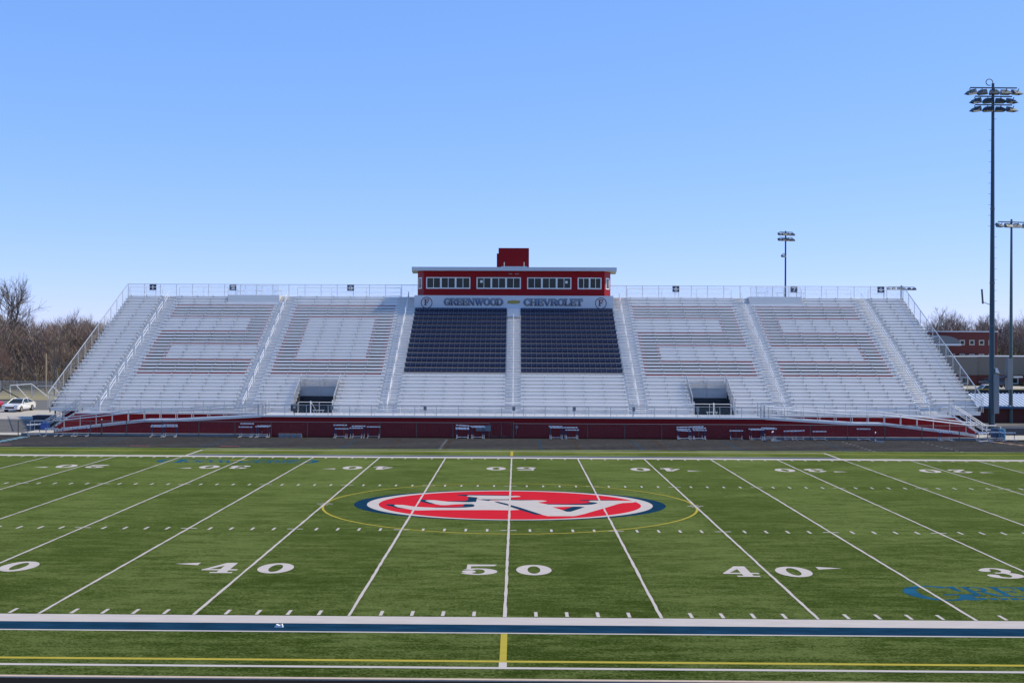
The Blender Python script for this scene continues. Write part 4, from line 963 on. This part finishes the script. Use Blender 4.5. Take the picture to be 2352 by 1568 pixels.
# ================================================================== CARS
TYRE = mat('tyre rubber', (.015,.015,.016), .8); RIM = mat('alloy rim', (.5,.5,.52), .3, .8)
def car(name, label, cat, loc, rz, col, kind='sedan', L_=4.8, W_=1.84):
    t = thing(name, label, cat, loc, rz)
    pm = mat(name+' paint', col, .25, 0, .5, coat=.6)
    hw = W_/2
    if kind == 'sedan':
        low = [(-2.4,.30),(-2.42,.62),(-2.30,.78),(-1.2,.93),(1.55,1.0),(2.30,.98),(2.40,.75),(2.38,.32)]; cab = [(-1.15,.92),(-.25,1.40),(.55,1.45),(1.25,1.32),(1.95,1.0)]
    elif kind == 'suv':
        low = [(-2.3,.35),(-2.35,.8),(-2.2,1.0),(-1.2,1.1),(2.2,1.12),(2.35,.9),(2.33,.38)]; cab = [(-1.3,1.08),(-.55,1.65),(1.7,1.68),(2.2,1.12)]
    else:
        low = [(-2.75,.45),(-2.8,.9),(-2.65,1.12),(-1.35,1.22),(.9,1.22),(2.75,1.25),(2.8,.6),(2.75,.48)]; cab = [(-1.4,1.2),(-.65,1.82),(.75,1.84),(.95,1.22)]
    m = MB(); n = len(low); k = 0
    for (xs, wy) in ((hw,1),):
        A = [(x, -hw*(.93 if z < .5 or z > .9 else 1), z) for x, z in low]; B = [(x, -y, z) for x, y, z in A]
        m.face(A); m.face(B[::-1])
        for i in range(n): j = (i+1) % n; m.face([A[i],B[i],B[j],A[j]])
    m.build('body', pm, t)
    g = MB(); r = MB(); A = [(x, -hw*(.92 if z < 1.25 and i in (0,len(cab)-1) else .70), z) for i, (x, z) in enumerate(cab)]; B = [(x,-y,z) for x,y,z in A]
    g.face(A); g.face(B[::-1])
    for i in range(len(cab)-1): (r if 0 < i < len(cab)-2 else g).face([A[i],B[i],B[i+1],A[i+1]])
    g.build('windows', GLASS, t); 
    for i in range(len(A)-1):
        for Q in (A, B): r.tube(Q[i], Q[i+1], .045, n=5)
    for Q in (A, B):
        mid = len(A)//2; r.tube(Q[mid], (Q[mid][0]+.1, Q[mid][1]*1.28, .95), .035, n=5)
    r.build('roof', pm, t)
    wb = 1.42 if kind != 'pickup' else 1.75
    for x in (-wb, wb):
        for s in (-1, 1):
            w_ = MB(); w_.tube((x, s*(hw-.22), .33),(x, s*(hw+.015), .33), .34, n=16); wo = w_.build('wheel', TYRE, t)
            q = MB(); q.tube((x, s*(hw+.0), .33),(x, s*(hw+.025), .33), .22, n=12); q.build('rim', RIM, wo)
    xf = low[0][0]
    h = MB(); h.box(xf-.03, xf+.05, -hw*.55, hw*.55, .42, .62); h.build('grille', BLACK, t)
    for s in (-1, 1): h = MB(); h.box(xf+.0, xf+.25, *sorted((s*hw*.55, s*hw*.95)), .66, .76); h.build('headlight', RIM, t)
    for s in (-1, 1): h = MB(); h.box(low[-1][0]-.12, low[-1][0]+.04, *sorted((s*hw*.6, s*hw*.94)), .75, .92); h.build('taillight', mat('tail light red', (.3,.01,.01), .3), t)
    for s in (-1, 1): h = MB(); h.box(cab[0][0]+.25, cab[0][0]+.42, *sorted((s*hw*.93, s*hw*1.1)), .95, 1.07); h.build('mirror', pm, t)
    return t
car('white_sedan', 'white sedan parked on the pale drive behind the left fence', 'car', (-56.0,101.8,-.01), R(88), (.72,.72,.73))
car('red_pickup', 'red pickup truck nose at the left edge of the photo', 'truck', (-60.8,101.5,-.01), R(180), (.42,.012,.03), 'pickup')
car('dark_suv', 'dark blue suv parked in front of the brick school', 'car', (89.5,193,-.01), R(185), (.02,.03,.06), 'suv')
car('silver_pickup', 'silver pickup truck in front of the school, behind the big light pole', 'truck', (95.7,188,-.01), R(8), (.42,.47,.55), 'pickup')
car('white_pickup', 'white pickup truck behind the blue dugout roof', 'truck', (72.3,152,-.01), R(5), (.60,.62,.66), 'pickup')

# ================================================================== LEFT BACKGROUND
GW = mat('white goal tubing', (.66,.67,.68), .45)
t = thing('soccer_goal', 'white soccer goal frame on the grass behind the white car', 'goal', (-67.9,132,0), 0)
MB().tube((-1.7,0,1.75),(1.0,.8,1.95),.09).build('crossbar', GW, t)
for x, y, z in ((-1.7,0,1.75),(1.0,.8,1.95)): MB().tube((x,y,0),(x,y,z),.07).build('post', GW, t); MB().tube((x+(.9 if x < 0 else 0),y,z-.02),(x+2.3,y+.3,0),.06).build('stay', GW, t)
t = thing('soccer_goal', 'white goal with a slanting stay next to the grandstand end', 'goal', (-62.2,128,0), 0)
MB().tube((-2.2,.4,1.85),(0,0,1.85),.04).build('crossbar', GW, t); MB().tube((0,0,1.85),(1.9,0,-.1),.06).build('stay', GW, t)
t = thing('folded_goal', 'dark green folded goal frame left of the white goal', 'goal', (-69,124,0), 0)
DG = mat('dark green tubing', (.02,.035,.03), .5)
for a, b in (((-3.4,0,1.7),(-.1,0,.1)),((.2,0,.2),(1.8,0,1.55)),((1.6,0,1.6),(4.6,0,.1)),((-4,0,.1),(3.8,.5,.15))): MB().tube(a, b, .07).build('frame_tube', DG, t)
fence('chain_link_fence', 'tall chain link fence behind the goals at far left', (-125,160,0), (-47,134,0), 2.0, 3.0, rail=RAIL, post=RAIL, link=mesh_mat('far fence mesh', (.40,.38,.36), .06, .11), rp=.035)
fence('pipe_rail', 'low pipe rail on the grass right of the white car', (-49.5,104,.0), (-46,104,.35), 1.0, 1.8, mesh=False, mid=True)
sheet('grass_bank', -52, -41.5, 102, 122, .0, GRASS, 'green grass strip between the car and the grandstand')
t = thing('equipment_trolley', 'small grey metal trolley beside the rear of the white car', 'trolley', (-49.7,103.2,0))
m = MB(); m.box(-.5,.5,-.3,.3,.35,.45); m.box(-.4,.3,-.25,.25,.45,.8); m.build('frame', GREYB, t)
for x in (-.35,.35): MB().tube((x,-.32,.17),(x,-.26,.17),.17,n=12).build('wheel', TYRE, t)
WOODP = mat('weathered pole wood', (.30,.25,.18), .85, var=.2, vscale=3, stretch=(4,4,.4))
tag(MB().tube((0,0,0),(0,0,6.0),.17,.13,8).build('utility_pole', WOODP, loc=(-71.4,149.5,0)), 'pale wooden pole in front of the bare trees at left', 'pole')
tag(MB().tube((0,0,0),(0,0,7.2),.09,.06,8).build('metal_pole', POST, loc=(-66.5,140,0)), 'thin dark metal pole right of the pale wooden pole', 'pole')
t = thing('recycling_bin', 'bright blue recycling bin at the foot of the left ramp', 'bin', (-40.85,70.3,0))
BIN = mat('blue bin plastic', (.015,.08,.32), .4)
m = MB(); m.slab([(-.26,0),(.26,0),(.33,.75),(-.33,.75)],-.28,.28); m.build('body', BIN, t); m = MB(); m.box(-.36,.36,-.32,.32,.75,.83); m.build('lid', BIN, t)
m = MB(); m.box(-.85,.85,0,1.2,0,1.08); m.box(-.9,.9,-.05,1.25,1.08,1.16); tag(m.build('storage_box', mat('navy storage box', (.014,.02,.05), .5, var=.3), loc=(-42.95,75,0)), 'large navy storage box left of the grandstand stairs', 'box')
m = MB(); m.box(0,3,0,2,0,2.6); tag(m.build('red_shed_wall', REDS, loc=(-45.2,86,0)), 'dark red shed partly hidden behind the left end of the grandstand', 'shed')
t = thing('house', 'pale house far behind the bare trees at left', 'house', (-108.5,228,0))
m = MB(); m.box(-5,5,0,8,0,3.6); m.build('wall', mat('pale house wall', (.42,.40,.39), .8), t)
m = MB(); m.prism([(-.5,3.6),(8.5,3.6),(4,6.4)],-5.4,5.4); m.build('roof', mat('grey house roof', (.30,.28,.28), .8), t)

# ================================================================== RIGHT BACKGROUND
BRICK = mat('dark red brick', (.115,.026,.022), .85, var=.18, vscale=1.2, stretch=(1,1,3)); BEI = mat('beige block wall', (.19,.165,.135), .85, var=.08, vscale=.8); TANW = mat('tan wall', (.30,.22,.14), .85, var=.08)
CAP = mat('pale roof coping', (.58,.60,.62), .5); WF = mat('pale window frame', (.40,.37,.33), .7)
sch = thing('brick_school', 'two storey red brick school with small square windows and a beige wing', 'school', (0,0,0))
m = MB(); m.box(55,97.8,214,240,0,10.45); m.build('main_wall', BRICK, sch); m = MB(); m.box(54.9,98.0,213.9,240.2,10.45,10.65); m.build('roof', CAP, sch)
def swin(x, y, z, s, par=sch):
    f = MB(); f.box(x-s*.5,x+s*.5,y-.06,y-.004,z-s*.5,z+s*.5); fo = f.build('window', WF, par); g = MB(); g.box(x-s*.3,x+s*.3,y-.08,y-.065,z-s*.3,z+s*.3); g.build('pane', GLASS, fo)
for k in range(5): swin(88.85+1.95*k, 214, 8.33, 1.08); swin(88.85+1.95*k, 214, 5.5, 1.08)
m = MB(); m.box(60,90,203.7,214,2.0,5.5); m.box(90,145,204.3,214,2.0,5.55); m.build('wing_wall', BEI, sch)
m = MB(); m.box(60,90.05,203.6,214.1,5.5,5.62); m.box(90.1,145.2,204.2,214.1,5.55,5.72); m.build('wing_roof', CAP, sch)
m = MB(); m.box(60,90,203.75,214,0,1.995); m.box(90,100.8,204.35,214,0,1.995); m.build('wing_brick_base', BRICK, sch)
m = MB(); m.box(101,150,203.2,204.2,0,5.45); m.build('tan_wall', TANW, sch); m = MB(); m.box(101.5,104.2,203.0,203.15,0,2.8); m.build('garage_door', mat('brown roller door', (.20,.14,.09), .7), sch)
for x in (84.6, 87.6): swin(x, 203.7, .95, 1.5)
swin(97.5, 204.3, .95, 1.5)
m = MB(); pr = [(80,8.0)]+[(84+ (3.9*math.sin(R(a)) if a > 0 else 0)-.0, 8.2+1.5*math.cos(R(a))) for a in range(0, 91, 15)]+[(87.9,8.0)]
m.slab(pr, 207, 213.9); m.build('entrance_canopy', mat('grey canopy metal', (.16,.17,.18), .5, .3), sch)
m = MB(); m.box(80,88.1,206.9,207.0,7.7,8.05); m.build('canopy_fascia', CAP, sch); m = MB(); m.box(80,86.4,209,213.9,0,7.7); m.build('glazed_entrance', mat('pale glazing', (.16,.17,.17), .3), sch)
du = thing('dugout', 'low brick dugout with a blue ribbed metal roof right of the grandstand', 'dugout', (0,0,0))
m = MB(); m.box(44.4,72,90,93.5,-.02,1.62); m.build('wall', mat('dugout brick', (.10,.024,.02), .85, var=.15, vscale=1.5, stretch=(1,1,4)), du)
m = MB(); z0, z1 = 1.62, 2.75
m.face([(44,89.6,z0),(72.4,89.6,z0),(72.4,95,z1),(44,95,z1)]); x = 44
while x < 72.4: m.prism([(89.6,z0+.002),(95,z1+.002),(95,z1+.09),(89.6,z0+.09)], x, x+.09); x += .42
m.build('roof', mat('pale blue metal roof', (.68,.73,.80), .35, .2), du)
m = MB(); m.box(44,72.4,89.52,89.59,z0-.16,z0+.06); m.build('eave', mat('blue eave trim', (.03,.09,.17), .5), du)
fence_m = mat('navy windscreen fabric', (.010,.018,.042), .7, var=.2)
t = thing('windscreen_fence', 'navy windscreen fence with a yellow top cap in front of the school street', 'fence', (0,0,0))
m = MB(); m.box(62,130,139,139.05,0,1.55); m.build('windscreen', fence_m, t); m = MB(); m.box(62,130,138.95,139.1,1.55,1.66); m.build('top_cap', mat('yellow fence cap', (.55,.36,.04), .5), t)
t = thing('barrel', 'light blue plastic barrel at the right end of the track fence', 'barrel', (41.05,FY+.75,0))
def barrel(col):
    m = MB()
    for z0, z1, r0, r1 in ((0,.08,.26,.29),(.08,.3,.29,.30),(.3,.34,.315,.315),(.34,.58,.30,.30),(.58,.62,.315,.315),(.62,.84,.30,.29),(.84,.9,.29,.26)): m.tube((0,0,z0),(0,0,z1),r0,r1,16)
    return m
barrel(0).build('drum', mat('light blue drum', (.06,.27,.42), .4), t); MB().tube((0,0,.9),(0,0,.93),.27,n=16).build('lid', mat('drum lid', (.05,.22,.36), .4), t)
t = thing('barrel', 'darker blue barrel beside the light blue one', 'barrel', (40.5,FY+.95,0))
barrel(0).build('drum', mat('dark blue drum', (.012,.06,.15), .4), t); MB().tube((0,0,.9),(0,0,.95),.31,n=16).build('lid', mat('blue drum lid', (.02,.13,.25), .4), t)
m = MB(); m.prism([(0,0),(3.5,0),(3.5,.62),(.1,.62)],0,10); m.face([(0,0,0),(0,.1,.62),(-1.0,.5,.3)]); m.slab([(-1.2,0),(0,0),(0,.60),(-1.2,.48)],.05,3.4)
tag(m.build('covered_mat', mat('slate navy tarpaulin', (.03,.035,.048), .75, var=.2), loc=(43.2,72.3,0)), 'navy tarpaulin covered landing mat at the right edge behind the fence', 'mat')
t = thing('small_bleacher', 'small silver bleacher cut off by the right edge of the photo', 'bleacher', (51.6,83.5,0))
for k in range(5):
    MB().box(.6+.0*k,6,.7*k,.7*k+.25,.45+.42*k-.05,.45+.42*k).build('bench_plank', SEAT, t); MB().box(.6,6,.7*k-.35,.7*k-.08,.42*k+.05,.42*k+.09).build('foot_plank', ALUT, t)
m = MB(); m.path([(.5,3.4,2.2),(.5,3.4,3.35),(.5,.4,2.0),(.5,.4,0)],.04); m.tube((.5,3.4,3.35),(6,3.4,3.35),.04); m.tube((.5,3.4,2.8),(6,3.4,2.8),.03)
for k in range(4): m.tube((.5,3.4-1.0*k,3.35-.45*k),(.5,3.4-1.0*k,.0),.035); m.tube((.7+1.6*k,3.4,0),(.7+1.6*k,3.4,3.35),.035)
m.tube((.7,3.2,0),(.7,.3,1.2),.035); m.build('guard_frame', RAIL, t)
m = MB(); m.slab([(-.22,0),(.22,0),(.26,.72),(-.26,.72)],-.24,.24); tag(m.build('trash_can', mat('pale bin plastic', (.42,.43,.45), .5), loc=(51.1,82.2,0)), 'pale trash can beside the small bleacher', 'bin')
LEAF = mat('dark shrub leaves', (.035,.050,.014), .8, var=.4, vscale=4)
def shrub(x, y, rx, rz_, label):
    m = MB(); rd = random.Random(int(x*10))
    for _ in range(520):
        a, e = rd.uniform(0,6.28), math.asin(rd.uniform(-.1,1)); r = rd.uniform(.72,1.03)
        c = Vector((rx*r*math.cos(a)*math.cos(e), rx*.8*r*math.sin(a)*math.cos(e), rz_*r*math.sin(e)+.05))
        u = Vector((rd.uniform(-1,1),rd.uniform(-1,1),rd.uniform(-1,1))).normalized()*.16; v = u.cross(Vector((rd.uniform(-1,1),rd.uniform(-1,1),rd.uniform(-1,1)))).normalized()*.12
        m.face([c-u, c+v, c+u, c-v])
    tag(m.build('shrub', LEAF, loc=(x,y,0)), label, 'shrub', 'shrubs in front of the school')
shrub(98.6,200,1.6,1.1,'dark shrub left of the grey cabinet in front of the school'); shrub(101.6,199,1.3,1.0,'dark shrub just right of the grey green pole'); shrub(103.8,198.5,1.7,.95,'rightmost wide dark shrub by the tan wall')

# ================================================================== BARE TREES
def bare_tree(seed, h, spread, up=.35, dens=1.0, r0=.24):
    rd = random.Random(seed); tk, cr = MB(), MB()
    def seg(m, p, q, a, b, n=3): m.tube(p, q, a, b, n, cap=False)
    def grow_(p, d, ln, r, dep):
        m = tk if dep <= 1 else cr
        q = p; k = 2 if dep < 4 else 1; dd = d.copy(); pts = [p]
        for i in range(k):
            dd = (dd+Vector((rd.gauss(0,.14),rd.gauss(0,.14),rd.gauss(0,.08)+.05*up))).normalized(); nq = q+dd*(ln/k)
            seg(m, q, nq, r*(1-.38*i/k), r*(1-.38*(i+1)/k), 5 if dep < 2 else 3); q = nq; pts.append(q)
        if dep >= 5: return
        nb = int(rd.choice((3,4,4,5))*dens+.5) if dep < 4 else int(rd.choice((3,4,5))*dens+.5)
        for b in range(nb):
            f = rd.uniform(.35,1.0) if b else 1.0
            o = pts[0].lerp(pts[-1], f)
            a = rd.uniform(0,6.28); sp = rd.uniform(.35,.95)*spread
            side = dd.cross(Vector((math.cos(a),math.sin(a),.3))).normalized()
            nd = (dd+side*sp+Vector((0,0,up*.6))).normalized()
            grow_(o, nd, ln*rd.uniform(.55,.82), max(.012, r*rd.uniform(.42,.62)), dep+1)
    grow_(Vector((0,0,0)), Vector((rd.uniform(-.05,.05),rd.uniform(-.05,.05),1)), h*.34, r0, 0)
    zm = max(v[2] for v in cr.v); f = h/zm
    for m in (tk, cr): m.v = [(x*f,y*f,z*f) for x,y,z in m.v]
    return tk, cr
BARKS = [mat('grey brown bark', (.16,.13,.115), .9), mat('brown twigs', (.185,.145,.125), .9), mat('reddish twigs', (.20,.125,.11), .9), mat('pale grey twigs', (.27,.23,.20), .9), mat('tan brown twigs', (.25,.19,.145), .9)]
protos = []
for i, (sd_, h, spd, up, r0, tm_) in enumerate(((1,12,.8,.5,.2,1),(2,12,.7,.65,.18,2),(3,12,.95,.45,.22,1),(4,12,.75,.6,.17,3),(5,12,.85,.5,.2,4))):
    tk, cr = bare_tree(sd_, h, spd, up, 1.0, r0)
    protos.append((tk, cr, tm_))
tree_roots = []
for i, (tk, cr, tm_) in enumerate(protos):
    t = thing('bare_tree', '', 'tree'); tk.build('trunk', BARKS[0 if i % 2 else 3], t); cr.build('crown', BARKS[tm_], t); tree_roots.append([t, False])
def place_tree(pi, x, y, s, label, group):
    t, used = tree_roots[pi]; rz = random.uniform(0, 6.28)
    if used: r = dup(t, (x,y,0), rz, label, group)
    else: r = t; r.location = (x,y,0); r.rotation_euler = (0,0,rz); r['label'] = label; r['group'] = group; tree_roots[pi][1] = True
    r.scale = (s*random.uniform(.9,1.15), s*random.uniform(.9,1.15), s)
GL_, GR_ = 'bare trees left of the grandstand', 'bare trees behind the brick school'
LL, LR = 'leafless brown tree in the dense wood left of the grandstand', 'leafless grey tree behind the brick school at right'
rd = random.Random(11)
for row, (y, hh) in enumerate(((161,.72),(168,.88),(176,1.0),(184,1.10),(193,1.14),(203,1.18))):
    x = -112
    while x < -44-(row*2):
        k = 1.0 if x > -84 else .93
        place_tree(rd.choice((0,1,2,4,0,1)) if row else rd.choice((1,4,4,0)), x+rd.uniform(-.8,.8), y+rd.uniform(-4,4), hh*k*rd.uniform(.88,1.10), LL, GL_); x += rd.uniform(2.6,3.9)
tk, cr = bare_tree(31, 21.5, 1.05, .42, 1.1, .40)
t = thing('tall_bare_tree', 'tallest bare spreading tree standing above the wood at far left', 'tree', (-88.6,182,0)); tk.build('trunk', BARKS[0], t); cr.build('crown', BARKS[0], t)
for row, (y, hh) in enumerate(((243,.95),(250,1.12),(258,1.28),(268,1.40))):
    x = 76
    while x < 142:
        k = .72 if x < 92 else (.9 if x < 98 else 1.0)
        place_tree(rd.choice((3,0,2,3,1)) , x+rd.uniform(-1,1), y+rd.uniform(-4,4), hh*k*rd.uniform(.9,1.08), LR, GR_); x += rd.uniform(2.8,4.0)
def thicket(name, x0, x1, y0, y1, h, n, m, label, seed):
    rd = random.Random(seed); b = MB()
    for _ in range(n):
        x, y = rd.uniform(x0,x1), rd.uniform(y0,y1); z = h*.9*rd.random()**1.4
        d = Vector((rd.gauss(0,.5),rd.gauss(0,.5),rd.uniform(.4,1))).normalized()*rd.uniform(.8,2.4); wv = Vector((rd.uniform(-1,1),rd.uniform(-1,1),0)).normalized()*rd.uniform(.015,.05)
        p = Vector((x,y,z)); b.face([p-wv,p+wv,p+d], rd.choice((0,0,1,2)))
    return tag(b.build(name, m), label, 'undergrowth', kind='stuff')
thicket('undergrowth', -122, -44, 158, 212, 11.5, 60000, [BARKS[1], BARKS[4], BARKS[2]], 'brown leafless undergrowth filling the wood at left', 5)
thicket('undergrowth', 74, 150, 240, 280, 12, 45000, [BARKS[1], BARKS[3], BARKS[2]], 'grey brown leafless undergrowth behind the school', 6)
